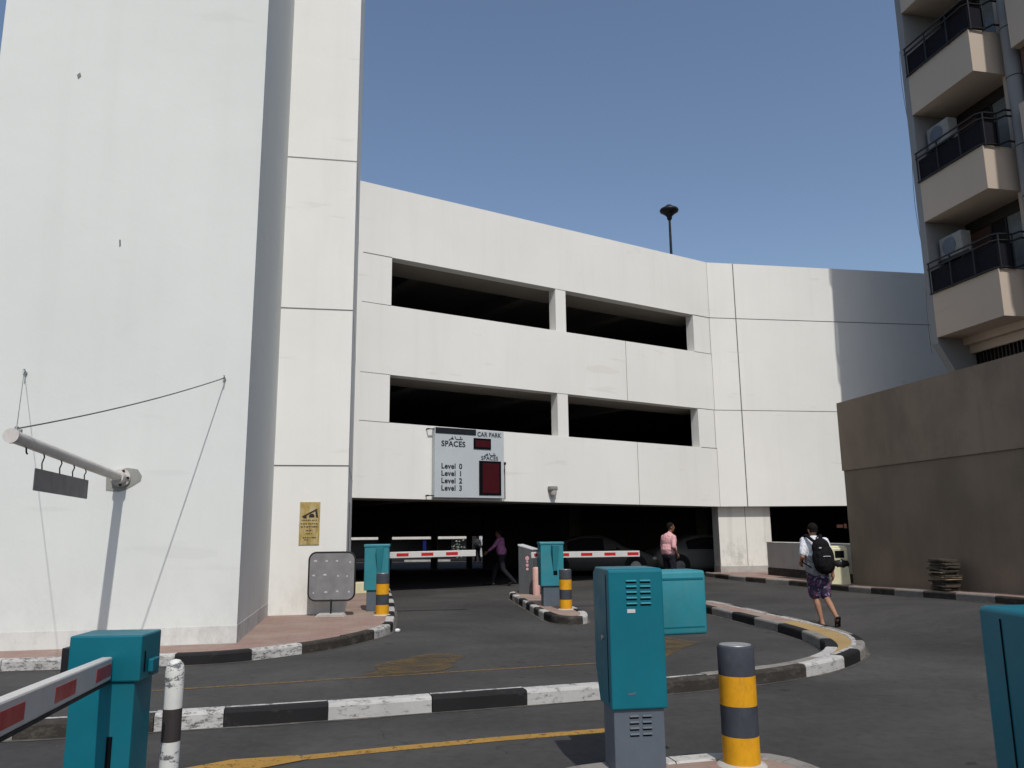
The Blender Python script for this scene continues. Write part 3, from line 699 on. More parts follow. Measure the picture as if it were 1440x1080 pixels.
# plaque on pilaster
po = A1 + Vector((ca, sa, 0)) * 0.50 + Vector((0, 0, 1.38))
pq = thing('plaque', 'tarnished brass plaque fixed to the white pilaster above the grey board', 'plaque', tuple(po), G)
mb = MB(po, G); mb.box(0, .37, -.016, 0, 0, .79); part('plate', mb, 'brass', pq, .003)
mb = MB(po, G); random.seed(3)
mb.vprism([(.04, .52), (.31, .665), (.33, .64), (.30, .625), (.06, .50)], -.019, -.017, 'y'); mb.vprism([(.28, .62), (.32, .62), (.34, .50), (.30, .50)], -.0192, -.017, 'y'); mb.vprism([(.17, .50), (.17, .54), (.20, .57), (.25, .57), (.27, .54), (.27, .50)], -.019, -.017, 'y'); mb.vprism([(.07, .485), (.07, .52), (.13, .535), (.13, .485)], -.0195, -.017, 'y')
for z, n_, x0, x1 in ((.45, 7, .04, .33), (.385, 9, .03, .34), (.33, 9, .03, .34), (.26, 4, .12, .25), (.20, 4, .11, .24), (.13, 6, .07, .31), (.09, 4, .1, .2)):
    x = x0
    while x < x1:
        l = random.uniform(.012, .035); mb.box(x, min(x + l, x1), -.0185, -.017, z - random.uniform(.006, .014), z + .010); x += l + random.uniform(.006, .02)
mparts('engraving', mb, 'frame', pq)
# small flood light on the spandrel
u = -7.05; p = Vector(Pb) + ua * u - na * 0.0 + Vector((0, 0, 2.68))
fl = thing('flood_light', 'small cream wall light under the spandrel right of the sign', 'wall light', tuple(p), AZA)
mb = MB(p, AZA); mb.rbox(-.11, .13, -.20, 0, .04, .17, .03); part('housing', mb, 'ac', fl)
mb = MB(p, AZA); mb.lathe((0.02, -.12, -.10), [(.07, 0), (.09, .05), (.09, .14)], 16); part('lamp', mb, 'lowwall', fl)
# tiny lit sign inside right opening
n = N('dim_lit_sign'); n.col((.3, .12, .09)); n.b.inputs['Emission Color'].default_value = (.55, .25, .2, 1); n.b.inputs['Emission Strength'].default_value = .10; M['lit'] = n.m
p = Vector((12.50, 31.0, 1.56)); ws = thing('wall_sign', 'tiny dim reddish lit sign inside the dark opening behind the walking person', 'sign', tuple(p))
mb = MB(p); mb.box(-.03, .42, .05, .09, -.04, .18); part('backing', mb, 'slot', ws)
mb = MB(p); mb.box(0, .22, 0, .05, 0, .12); part('lit_panel', mb, 'lit', ws)
mb = MB(p); mb.box(.28, .37, 0, .05, -.02, .15); part('lit_panel', mb, 'lit', ws)

# ------------------------------------------------------------------ brown retaining wall and low wall
bw = thing('boundary_wall', 'tall brown rendered wall in shade running along the right pavement', 'wall', (8.72, 21.0, 0), -80)
WA = -80.0  # local x runs from the far end towards the camera, local y to the right/behind the wall is +y -> left-normal
wo_ = (8.72, 21.0, 0)
def lx(x0, x1, y0, y1, z0, z1): return (x0, x1, y0, y1, z0, z1)
mb = MB(wo_, WA); mb.box(0, 26, 0.0, 0.5, 3.06, 4.87); part('upper_panel', mb, 'brown', bw)
mb = MB(wo_, WA); mb.box(0.03, 26, 0.035, 0.5, -0.1, 3.06); part('lower_panel', mb, 'brown2', bw)
lw = thing('low_wall', 'low grey rendered wall with pale rounded top behind the walking person', 'wall', (8.72, 21.0, 0), 0)
d = Vector((8.05 - 9.12, 25.65 - 21.05, 0)); az = math.degrees(math.atan2(d.y, d.x)); Lw = d.length
mb = MB((9.12, 21.05, 0), az); mb.box(0, Lw, -0.18, 0.0, 0.36, 1.12); part('wall_body', mb, 'lowwall', lw, .012)
mb = MB((9.12, 21.05, 0), az); mb.box(0, Lw + .003, -0.18, 0.012, 0.0, 0.36); part('wall_base', mb, 'k_brown', lw)
mb = MB((9.12, 21.05, 0), az); mb.box(-.0, Lw + .01, -0.19, 0.012, 1.12, 1.155); part('wall_cap', mb, 'pillar', lw, .012)

# ------------------------------------------------------------------ apartment building
FO = Vector((12.92, 23.33, 0)); ad = Vector((0.2, -0.98, 0)).normalized(); azap = math.degrees(math.atan2(ad.y, ad.x))
# local: x = a (towards camera), y = b (left normal of a -> +x world) inward
ap = thing('apartment_building', 'shaded beige apartment block with dark railed balconies at the right edge', 'building', tuple(FO), azap)
def P_(): return MB(FO, azap)
NB = 2.55
tops = [8.57, 12.22, 15.87, 19.5]; bots = [7.22, 10.92, 14.54, 18.17]
mb = P_(); mb.box(-0.27, 0, 0.02, 9, 7.05, 24); mb.vprism([(-0.0, 7.05), (9, 7.05), (9, 4.0), (1.9, 4.0)][::-1] if False else [(0.02, 7.05), (1.7, 4.2), (9, 4.2), (9, 7.05)], -0.27, 0)
part('side_fin', mb, 'grey_wall', ap)
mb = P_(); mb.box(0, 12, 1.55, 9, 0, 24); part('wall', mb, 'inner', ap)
mb = P_(); mb.box(0, 3.2, 0.0, 1.55, 21.5, 24); part('wall', mb, 'beige', ap)
for i, (zt, zb_) in enumerate(zip(tops, bots)):
    bal = P_(); bal.box(0.0, NB, 0.0, 0.14, zb_, zt); bal.box(NB - 0.14, NB, 0.14, 1.2, zb_, zt)
    bal.hexa([(0, .14, zb_), (NB - .14, .14, zb_), (NB - .14, 1.54, zb_), (0, 1.54, zb_), (0, .14, zb_ + .2), (NB - .14, .14, zb_ + .2), (NB - .14, 1.54, zb_ + .2), (0, 1.54, zb_ + .2)])
    b = part('balcony', bal, 'beige', ap)
    mb = P_(); z0, z1 = zt + .06, zt + .74; mb.box(0.02, NB + .02, 0.02, 0.045, z0, z1); mb.box(NB, NB + .03, .03, .55, z0, z1); part('railing_panel', mb, 'navy', b)
    mb = P_()
    for zz in (zt + .02, zt + .80, zt + .98):
        mb.tube([(-.02, -.05, zz), (NB - .12, -.05, zz), (NB + .05, .06, zz), (NB + .07, .5, zz), (NB + .25, .62, zz + .03), (NB + .3, .9, zz)], .03, 8)
    for (a, y) in ((.02, -.05), (.9, -.05), (1.8, -.05), (NB + .05, .06), (NB + .07, .5), (NB + .3, .9)): mb.cone((a, y, zt - .02), (a, y, zt + .98), .024, .024, 8)
    part('railing', mb, 'dark_metal', b)
    if i < 3:
        # recess: window frames and panes on back wall
        zf, zc = zb_ + .2, bots[i + 1]
        for (a0, a1, pm) in ((.1, .95, 'brown_panel'), (1.0, 1.5, 'glass_dark'), (1.55, 2.1, 'glass_pale'), (2.15, 3.2, 'glass_pale')):
            mb = P_(); mb.box(a0, a1, 1.50, 1.55, zf, zc - .35); wn_ = part('window', mb, pm, ap)
        mb = P_(); mb.box(0.0, 3.2, 1.46, 1.552, zc - .35, zc)
        for a in (.975, 1.525, 2.125): mb.box(a - .03, a + .03, 1.46, 1.552, zf, zc - .35)
        part('window_frame', mb, 'frame', ap)
mb = P_(); mb.cone((2.93, 1.0, 0), (2.93, 1.0, 24), .215, .215, 24); part('round_column', mb, 'grey_wall', ap)
mb = P_()
for z in (7.0, 10.6, 12.1, 14.2, 15.75, 17.9): mb.cone((2.93, 1.0, z - .015), (2.93, 1.0, z + .015), .219, .219, 24)
mparts('column_joint', mb, 'frame', ap)
mb = P_(); mb.box(2.4, 3.3, 1.12, 1.6, 0, 24); part('wall', mb, 'beige', ap)
for zt, zb_ in zip(tops, bots):
    mb = P_(); mb.box(3.3, 11, 0.62, 1.5, zb_ + .3, zt + .9); part('spandrel', mb, 'beige', ap)
for z0, z1 in ((5.0, 7.52), (9.47, 11.22), (13.12, 14.84), (16.77, 18.47)):
    mb = P_(); mb.box(3.32, 11, 0.9, 1.5, z0, z1); part('window', mb, 'brown_panel', ap)
mb = P_(); mb.box(0.0, 3.3, 0.9, 1.5, 7.0, 7.22); mb.box(0, 3.3, 1.1, 1.2, 7.0 - .25, 7.0); part('ledge', mb, 'beige', ap)
mb = P_(); mb.box(0.0, 11, 1.3, 1.4, 4.0, 6.75)
part('louvre_backing', mb, 'slot', ap)
mb = P_()
for i in range(60): mb.box(.2 + i * .14, .24 + i * .14, 1.22, 1.3, 4.0, 6.9)
mparts('louvre', mb, 'frame', ap)
# cable
mb = P_(); pts = [(-.32, .05, 17 - i * .6 + 0) for i in range(18)]; pts = [(a - .06 * sin(i * .9), y, z) for i, (a, y, z) in enumerate(pts)]; mb.tube(pts, .008, 5)
part('loose_cable', mb, 'cable', ap)
# AC units
def ac_unit(k, label):
    z = bots[k] + .2; a0, b0 = .12, .42; zz = tops[k] + 1.05
    p = FO + ad * .15 + Vector((-ad.y, ad.x, 0)) * .30 + Vector((0, 0, zz))
    t = thing('air_conditioner', label, 'air conditioner', tuple(p), azap, 'air conditioners on the balconies')
    mb = MB(p, azap); mb.rbox(0, .90, 0, .36, 0, .68, .03); part('casing', mb, 'ac', t)
    mb = MB(p, azap); mb.cone((.40, -.012, .34), (.40, -.002, .34), .27, .27, 24); f = part('fan_grille', mb, 'cab_grey', t)
    mb = MB(p, azap); mb.box(-.008, -.001, .08, .30, .10, .60); part('vent', mb, 'slot', t)
    mb = MB(p, azap); mb.box(-.1, 1.1, 0, .04, -.06, 0); mb.box(-.1, 1.1, .32, .36, -.06, 0)
    for a in (.1, .85): mb.box(a, a + .04, 0, .36, -2.2, -.06)
    part('stand', mb, 'dark_metal', t)
ac_unit(0, 'white air conditioner box behind the railing of the lowest balcony')
ac_unit(1, 'white air conditioner box behind the railing of the middle balcony')

# ------------------------------------------------------------------ flag pole bracket on the tower
nd = Vector((sa, -ca, 0))
Mt = Vector((-5.43, 10.985, 2.38)); tip = Mt + nd * 3.56 + Vector((0, 0, 0.17))
fp = thing('projecting_pole', 'cream metal pole sticking out from the tower wall held by two cables', 'pole', tuple(Mt))
mb = MB(); mb.cone(Mt, tip, .062, .062, 20); part('pole_tube', mb, 'pole_paint', fp)
mb = MB(); dd = (tip - Mt).normalized(); mb.cone(tip - dd * .03, tip + dd * .015, .072, .072, 20); part('end_cap', mb, 'pole_paint', fp)
mb = MB(); mb.cone(Mt - nd * .0, Mt + nd * .03, .125, .125, 20); mb.cone(Mt + nd * .03, Mt + nd * .2, .085, .085, 20); part('flange', mb, 'pole_paint', fp)
mb = MB()
for t in (0, 1.2, 2.4, 3.6, 4.8):
    q = Mt + nd * .035 + Vector((ca, sa, 0)) * .102 * cos(t) + Vector((0, 0, .102 * sin(t))); mb.cone(q, q + nd * .03, .016, .016, 8)
mparts('bolt', mb, 'dark_metal', fp)
H1 = Vector((-4.16, 11.215, 3.81)); H2 = Vector((-6.75, 10.735, 3.83)); tp = tip - dd * .1 + Vector((0, 0, .085))
def cable(a, b, sag):
    pts = []
    for i in range(13):
        t = i / 12; q = a.lerp(b, t); q.z -= sag * 4 * t * (1 - t); pts.append(q)
    return pts
for h, sgn, rr0 in ((H1, .05, .0075), (H2, .02, .004)):
    mb = MB(); mb.tube(cable(tp, h + nd * .05, sgn), rr0, 6); part('cable', mb, 'cable', fp)
    mb = MB()
    for k in range(9):
        t0, t1 = k * .62, (k + 1) * .62
        c_ = h + nd * .05
        mb.cone(c_ + nd * .04 * cos(t0) + Vector((0, 0, .04 * sin(t0))), c_ + nd * .04 * cos(t1) + Vector((0, 0, .04 * sin(t1))), .008, .008, 6)
    mb.cone(h - nd * .02, h + nd * .02, .02, .02, 10)
    part('eye_bolt', mb, 'steel', fp)
mb = MB(); mb.cone(tp - Vector((0, 0, .06)), tp + Vector((0, 0, .02)), .018, .018, 8); mb.cone(tp - dd * .1 - Vector((0, 0, .04)), tp - dd * .1 + Vector((0, 0, .01)), .015, .015, 8); part('eye_bolt', mb, 'steel', fp)
# hanging plate and hooks
s0, s1 = 1.33, 2.92
pa, pb = Mt + dd * s0 + Vector((0, 0, -.17)), Mt + dd * s1 + Vector((0, 0, -.30))
pa = Mt + nd * 1.33 + Vector((0, 0, -.115)); pb = Mt + nd * 2.92 + Vector((0, 0, -.09))
hp = thing('hanging_plate', 'blank grey-brown plate hanging by hooks under the projecting pole', 'plate', tuple((pa + pb) / 2))
th = Vector((ca, sa, 0)) * .008
mb = MB(); dz = Vector((0, 0, -.225)); mb.hexa([pa + dz - th, pb + dz - th, pb + dz + th, pa + dz + th, pa - th, pb - th, pb + th, pa + th]); part('panel', mb, 'sign_back', hp)
for s_ in (1.45, 1.85, 2.25, 2.75):
    top = Mt + dd * s_ + Vector((0, 0, -.06)); t = (s_ - 1.33) / 1.59; bot = pa.lerp(pb, t)
    mb = MB(); mb.tube([top, top + Vector((.0, .02, -.03)), top.lerp(bot, .6) + Vector((0, -.015, 0)), bot + Vector((0, 0, -.02))], .007, 6); part('hook', mb, 'dark_metal', hp)
mb = MB(); top = Mt + dd * 3.2 + Vector((0, 0, -.06)); mb.tube([top, top + Vector((0, .01, -.05)), top + Vector((0, .03, -.06))], .008, 6); part('hook', mb, 'dark_metal', fp)

# ------------------------------------------------------------------ grey board on stand
bo = Vector((-3.28, 14.60, 0.128))
bd = thing('sign_board', 'grey rounded sign board with black rim on a short post beside the pilaster', 'sign', tuple(bo), 4)
def rrect(w, h, r, n=6):
    pts = []
    for cx, cy, a0 in ((w / 2 - r, h / 2 - r, 0), (-w / 2 + r, h / 2 - r, 90), (-w / 2 + r, -h / 2 + r, 180), (w / 2 - r, -h / 2 + r, 270)):
        for i in range(n + 1): a = R(a0 + 90 * i / n); pts.append((cx + r * cos(a), cy + r * sin(a)))
    return pts
cz = .70
mb = MB(bo, 4); mb.vprism([(x, z + cz) for x, z in rrect(.80, .82, .12)], -.01, .01, 'y'); part('panel', mb, 'board', bd)
mb = MB(bo, 4); rr_ = rrect(.82, .84, .13); mb.tube([(x, 0, z + cz) for x, z in rr_ + rr_[:1]], .017, 8); part('rim', mb, 'dark', bd)
mb = MB(bo, 4); random.seed(11)
for i in range(3):
    for j in range(4):
        x = -.30 + .2 * j + random.uniform(-.03, .03); z = cz + .27 - .27 * i + random.uniform(-.03, .03); q = random.uniform(.012, .035)
        mb.vprism([(x - q, z - .01), (x + q, z - .018), (x + q * .8, z + .016), (x - q * .5, z + .012)], -.0125, -.0105, 'y')
mparts('glue_mark', mb, 'lightgrey', bd)
mb = MB(bo, 4); mb.cone((0, 0, .05), (0, 0, .30), .016, .016, 10); part('post', mb, 'dark_metal', bd)
mb = MB(bo, 4); mb.vprism([(-.26, 0), (.26, 0), (.22, .05), (-.22, .05)], -.17, .17, 'y'); part('base', mb, 'stone', bd, .006)

# ------------------------------------------------------------------ bollards
def bollard(loc, label, grp='striped bollards at the barriers'):
    t = thing('bollard', label, 'bollard', loc, 0, grp); h = .735; b = h / 4; r = .117
    for nm, mt, z0, z1 in (('band', 'boll_yellow', 0, b), ('band', 'boll_dark', b, 2 * b), ('band', 'boll_yellow', 2 * b, 3 * b), ('band', 'boll_dark', 3 * b, h)):
        mb = MB(loc); mb.mat(mt)
        prof = [(r, z0), (r, z1 - .001)] if z1 < h else [(r, z0), (r, h - .012), (r - .004, h - .004), (r - .012, h)]
        mb.lathe((0, 0, 0), prof, 36); part(nm, mb, mt, t)
    mb = MB(loc); mb.lathe((0, 0, h), [(r - .013, -.004), (r - .016, .003)], 36); part('cap', mb, 'steel', t)
    mb = MB(loc); mb.lathe((0, 0, -.01), [(r + .05, 0), (r + .03, .02), (r, .028)], 28); part('footing', mb, 'stone', t)
    return t
b0 = bollard((1.445, 5.405, 0.128), 'large yellow and charcoal striped bollard in the foreground right of the teal cabinet')
copy_thing(b0, (-2.385, 14.75, 0.128), 0, 'striped bollard beside the left entrance barrier on the pavement corner')
copy_thing(b0, (0.975, 15.43, 0.128), 0, 'striped bollard on the small middle island in front of the entrance')
mb = MB(); mb.lathe((0.515, 18.81, 0.12), [(.085, 0), (.085, .60), (.07, .63), (.03, .64)], 20)
single('pink_post', mb, 'pink_post', 'faded pink round post between the grey ticket machine and teal barrier', 'post', (0.515, 18.81, 0.12))
# black and white post
pt = thing('striped_post', 'slim black and white post with peeling paint beside the near left barrier', 'post', (-1.725, 4.2, 0))
mb = MB(); mb.lathe((-1.725, 4.2, 0), [(.046, .75), (.046, .93), (.040, .965), (.022, .985), (.004, .99)], 24); part('upper_band', mb, 'post_white', pt)
mb = MB(); mb.lathe((-1.725, 4.2, 0), [(.0462, .60), (.0462, .755)], 24); part('middle_band', mb, 'post_black', pt)
mb = MB(); mb.lathe((-1.725, 4.2, 0), [(.046, 0), (.046, .601)], 24); part('lower_band', mb, 'post_white', pt)

# ------------------------------------------------------------------ barriers
def vents(mb, x0, x1, z0, rows, y=-.001, gap=.035):
    for c0, c1 in ((x0, (x0 + x1) / 2 - .012), ((x0 + x1) / 2 + .012, x1)):
        for i in range(rows):
            z = z0 - i * gap; mb.box(c0, c1, y - .002, y + .004, z - .016, z - .002)
def louvre_lips(mb, x0, x1, z0, rows, y=-.001, gap=.035):
    for c0, c1 in ((x0, (x0 + x1) / 2 - .012), ((x0 + x1) / 2 + .012, x1)):
        for i in range(rows):
            z = z0 - i * gap; mb.vprism([(y, z), (y - .010, z - .008), (y - .008, z - .010), (y, z - .003)], c0, c1)
# near barrier (rear view with vents)
nc = (0.598, 5.165, 0.128); rz = 8
nb_ = thing('barrier_cabinet', 'tall dark teal barrier cabinet with vents, on a grey base beside the large bollard', 'barrier', nc, rz, 'teal car park barriers')
def Q(): return MB(nc, rz)
W_ = .36
mb = Q()
mb.vprism([(0, .385), (.30, .385), (.40, .60), (.41, 1.20), (.35, 1.238), (.02, 1.238), (0, 1.225)], 0, W_); part('hood', mb, 'teal', nb_, .010)
mb = Q(); mb.box(.015, W_ - .02, .02, .27, 0, .384); part('base', mb, 'cab_grey', nb_, .006)
mb = Q(); mb.box(.05, W_ - .05, .035, .2, .368, .39); part('gasket', mb, 'dark', nb_)
mb = Q(); vents(mb, .115, .275, 1.165, 5); part('vent', mb, 'slot', nb_)
mb = Q(); louvre_lips(mb, .115, .275, 1.168, 5); part('vent_louvre', mb, 'teal_faded', nb_)
mb = Q(); vents(mb, .115, .255, .345, 4, .019); part('vent', mb, 'slot', nb_)
mb = Q(); louvre_lips(mb, .115, .255, .348, 4, .019); part('vent_louvre', mb, 'cab_grey', nb_)
mb = Q(); mb.box(.118, .170, -.0025, 0, .965, .988); part('sticker', mb, 'lightgrey', nb_)
mb = Q(); mb.box(-.003, .0, .06, .064, .42, 1.2); part('seam', mb, 'slot', nb_)
mb = Q(); mb.cone((-.012, .17, .80), (.002, .17, .80), .016, .016, 12); part('lock', mb, 'steel', nb_)
mb = Q(); mb.hexa([(.11, -.0015, .47), (.15, -.0015, .475), (.15, .0, .475), (.11, .0, .47), (.10, -.0015, .48), (.155, -.0015, .487), (.155, 0, .487), (.10, 0, .48)]); part('scrape', mb, 'cab_grey', nb_)
# boom housing behind
hb = (0.960, 5.52, 0.905)
def Hh(): return MB(hb, 14)
mb = Hh(); mb.rbox(-.25, .375, 0, .26, 0, .425, .02, 3); h_ = part('boom_housing', mb, 'teal_faded', nb_)
mb = Hh(); mb.box(-.1, .355, -.004, 0, .365, .377); part('groove', mb, 'teal', h_)
mb = Hh(); mb.box(-.1, .350, -.004, 0, .05, .056); part('groove', mb, 'teal', h_)
mb = Hh(); mb.box(-.18, -.02, .08, .2, -.5, .0); part('bracket', mb, 'cab_grey', nb_)

# right edge cabinet
rc = (1.395, 2.47, 0.012); rz = 4
rb_ = thing('barrier_cabinet', 'dark teal barrier cabinet cut off by the right edge of the picture', 'barrier', rc, rz, 'teal car park barriers')
mb = MB(rc, rz); mb.rbox(0, .40, -.42, 0, .50, 1.37, .018, 3); part('hood', mb, 'teal', rb_)
mb = MB(rc, rz); mb.box(.02, .38, -.40, -.02, 0, .51); part('base', mb, 'cab_grey', rb_, .006)
mb = MB(rc, rz); mb.box(-.002, 0.002, -.105, -.100, .53, 1.34); part('seam', mb, 'slot', rb_)

# left near cabinet with boom
lc = (-2.015, 3.72, 0.0); rz = 3
lb_ = thing('barrier_cabinet', 'teal barrier cabinet at bottom left with large red and white arm', 'barrier', lc, rz, 'teal car park barriers')
def K(): return MB(lc, rz)
mb = K(); mb.box(0, .322, -.0, .23, .962, 1.165); part('hood', mb, 'teal', lb_, .008)
mb = K(); mb.box(.012, .298, .012, .215, 0, .963); part('body', mb, 'teal', lb_, .006)
mb = K(); mb.box(-.045, -.002, .03, .12, .98, 1.11); mb.box(-.03, 0, .05, .20, 1.0, 1.09); part('hinge', mb, 'dark_metal', lb_, .004)
mb = K(); mb.box(.324, .348, .08, .16, .99, 1.05); part('hinge', mb, 'teal', lb_, .006)
mb = K(); mb.box(.3225, .325, .04, .05, 1.0, 1.09); part('slot', mb, 'slot', lb_)
mb = K(); mb.box(.195, .218, .006, .0115, .40, .73); part('slot', mb, 'slot', lb_)
# boom arm: from front face towards the camera
p0 = Vector((-1.835, 3.70, 1.025)); p1 = Vector((-1.40, 2.08, 1.125)); dB = (p1 - p0).normalized()
p0 = p0 + dB * -.02; Lb = 3.2
rt = Vector((dB.y, -dB.x, 0)).normalized(); upv = rt.cross(dB).normalized()
def boomhex(mb, t0, t1, r0, r1, u0, u1):
    P = []
    for uu in (u0, u1):
        for (t, r_) in ((t0, r0), (t1, r0), (t1, r1), (t0, r1)): P.append(p0 + dB * t + rt * r_ + upv * uu)
    mb.hexa(P)
mb = MB(); boomhex(mb, 0, Lb, -.025, .025, -.05, .05); arm = part('boom_arm', mb, 'boom_white', lb_, .008)
mb = MB(); boomhex(mb, 0, Lb, -.022, .022, -.064, -.051); part('edge_strip', mb, 'dark', arm)
for i in range(5):
    t = .02 + i * .60
    for sgn in (-1, 1):
        mb = MB(); boomhex(mb, t, t + .27, sgn * .0255 - .001, sgn * .0255 + .001, -.030, .022); part('reflector', mb, 'boom_red', arm)

# far barriers
def far_barrier(loc, rz, label, a0, a1, armz, arm_tilt, first_red):
    t = thing('barrier_cabinet', label, 'barrier', loc, rz, 'teal car park barriers')
    F = lambda: MB(loc, rz)
    mb = F(); mb.box(-.23, .23, 0, .42, .385, 1.22); part('hood', mb, 'teal_faded', t, .012)
    mb = F(); mb.box(-.245, .245, -.012, .43, 1.19, 1.24); part('lid', mb, 'teal_faded', t, .010)
    mb = F(); mb.box(-.18, .20, .03, .38, 0, .384); part('base', mb, 'cab_grey', t, .008)
    mb = F(); mb.hexa([(.02, -.012, .68), (.09, -.012, .68), (.09, 0, .68), (.02, 0, .68), (-.01, -.12, 1.18), (.13, -.12, 1.18), (.13, 0, 1.18), (-.01, 0, 1.18)]); part('boom_mount', mb, 'teal_faded', t, .006)
    mb = F(); mb.box(.02, .10, -.006, .002, .60, .68); part('slot', mb, 'slot', t)
    def arm_(mb, x0, x1, y0, y1, z0, z1):
        P = []
        for zz in (z0, z1):
            for x, y in ((x0, y0), (x1, y0), (x1, y1), (x0, y1)): P.append((x, y, armz + zz + (x - .2) * arm_tilt))
        mb.hexa(P)
    mb = F(); arm_(mb, a0, a1, .44, .49, -.06, .06); am = part('boom_arm', mb, 'boom_white', t, .006)
    x = first_red
    while x + .2 < a1 + .02:
        mb = F(); arm_(mb, x, min(x + .235, a1 - .004), .437, .4405, -.028, .032); part('reflector', mb, 'boom_red', am); x += .485
    return t
far_barrier((-2.62, 15.42, 0.128), 6, 'faded teal barrier nearest the pilaster, red and white arm lowered across the left lane', -.1, 1.92, 1.02, .012, .36)
far_barrier((0.76, 16.05, 0.128), 6, 'faded teal barrier on the small middle island, red and white arm lowered', -.36, 1.90, .975, 0, -.30)

# ticket machine
tm = thing('ticket_machine', 'dark grey ticket machine with sloping pale top on the small middle island', 'ticket machine', (0.29, 19.15, 0.128), -28)
o_ = (0.29, 19.15, 0.128)
def TMm(): return MB(o_, -24)
mb = TMm(); mb.hexa([(-.20, 0, 0), (.17, 0, 0), (.17, .30, 0), (-.20, .30, 0), (-.20, 0, 1.10), (.17, 0, 1.00), (.17, .30, 1.00), (-.20, .30, 1.10)]); part('body', mb, 'grey_machine', tm, .01)
mb = TMm(); mb.hexa([(-.21, -.01, 1.102), (.18, -.01, 1.002), (.18, .31, 1.002), (-.21, .31, 1.102), (-.21, -.01, 1.15), (.18, -.01, 1.04), (.18, .31, 1.04), (-.21, .31, 1.15)]); part('top', mb, 'lightgrey', tm, .01)
mb = TMm()
for z, rr_ in ((.82, .05), (.74, .03), (.66, .035), (.57, .032)): mb.cone((.03, -.006, z), (.03, .0, z), rr_, rr_, 14)
mparts('button', mb, 'shirt_pink', tm)
mb = TMm(); mb.cone((.11, -.008, .92), (.11, 0, .92), .022, .022, 12); part('lock', mb, 'steel', tm)

# cream kerb block by the left barrier
mb = MB((-3.93, 19.6, .125), 30); mb.box(-.2, .55, 0, .3, 0, .27)
single('concrete_block', mb, 'bin', 'low cream painted concrete block between the grey board and the left barrier', 'block', (-3.93, 19.6, .125), None, .02)

# grit along the kerbs
random.seed(31); mb = MB()
for i in range(420):
    pl_, sg = random.choice(((OUT, -1), (LK, -1), (INN, 1))); k = random.randrange(len(pl_) - 1); a_, b_ = Vector(pl_[k]), Vector(pl_[k + 1]); q = a_.lerp(b_, random.random()); d_ = (b_ - a_).normalized()
    o_d = abs(random.gauss(0.05, .30)) + .04; q = Vector((q.x - d_.y * sg * o_d, q.y + d_.x * sg * o_d)); r_ = random.uniform(.003, .010)
    th_ = random.uniform(0, 6); mb.add([(q.x + r_ * cos(th_ + t), q.y + r_ * sin(th_ + t), .001) for t in (0, 2, 4)] + [(q.x, q.y, r_ * .9)], [(0, 1, 3), (1, 2, 3), (2, 0, 3)])
gr = bpy.data.objects.new('grit', mb.mesh('grit', [M['dust']])); COL.objects.link(gr); gr['kind'] = 'stuff'; gr['label'] = 'scattered pale grit on the asphalt along the kerbs'; gr['category'] = 'grit'
# litter
mb = MB(); random.seed(5)
mb.ell((-1.90, 13.33, .03), (.045, .035, .03), 9, 6)
for i in range(len(mb.v)): mb.v[i] += Vector((random.uniform(-.008, .008), random.uniform(-.008, .008), random.uniform(-.006, .006)))
single('paper_litter', mb, 'litter', 'crumpled white scrap of paper on the asphalt at the left kerb corner', 'litter', (-1.90, 13.33, 0))

# litter bin
bc = (8.50, 21.25, .13)
bn = thing('litter_bin', 'cream litter bin with black bag showing beside the brown wall', 'litter bin', bc, -8)
def Bn(): return MB(bc, -8)
def taper(mb, w0, w1, d0, d1, z0, z1):
    mb.hexa([(-w0, -d0, z0), (w0, -d0, z0), (w0, d0, z0), (-w0, d0, z0), (-w1, -d1, z1), (w1, -d1, z1), (w1, d1, z1), (-w1, d1, z1)])
mb = Bn(); taper(mb, .24, .22, .22, .20, 0, .46); part('body', mb, 'bin', bn, .02)
mb = Bn(); taper(mb, .225, .225, .20, .20, .60, .94); mb2 = mb; part('top', mb, 'bin', bn, .035)
mb = Bn(); taper(mb, .20, .17, .17, .13, .941, .985); part('lid', mb, 'bin', bn, .02)
mb = Bn(); mb.box(-.10, .13, -.215, -.19, .68, .86); part('opening', mb, 'slot', bn, .01)
mb = Bn(); mb.ell((.03, -.02, .53), (.245, .235, .17), 22, 12); random.seed(2)
for i in range(len(mb.v)): mb.v[i] += Vector((random.uniform(-.02, .02), random.uniform(-.02, .02), random.uniform(-.025, .025)))
part('bag', mb, 'bag', bn)

# cardboard stack: each bundle is one thing
random.seed(21)
ck_ = thing('cardboard_stack', 'messy pile of flattened cardboard leaning on the brown wall at the right', 'cardboard', (9.02, 17.0, .30), -80)
z = .26
for i in range(22):
    h = random.uniform(.022, .045); mb = MB((9.02 + random.uniform(-.03, .03), 17.0 + random.uniform(-.05, .05), z), -80 + random.uniform(-9, 9))
    wx, wy = random.uniform(.22, .29), random.uniform(.20, .26)
    pts = []
    for k in range(14):
        t = 2 * pi * k / 14; e = 0.45; c_, s_ = cos(t), sin(t)
        pts.append((wx * math.copysign(abs(c_) ** e, c_) + random.uniform(-.012, .012), wy * math.copysign(abs(s_) ** e, s_) + random.uniform(-.012, .012)))
    sl_ = random.uniform(-.06, .06)
    mb.prism(pts, lambda p, s=sl_: p[0] * s, lambda p, s=sl_, h=h: p[0] * s + h * .8)
    part('cardboard_sheet', mb, random.choice(['cardboard', 'cardboard_dark', 'cardboard'] if 4 < i < 13 else ['cardboard_dark', 'cardboard_dark', 'cardboard_dark', 'cardboard']), ck_); z += h * .8 + .005

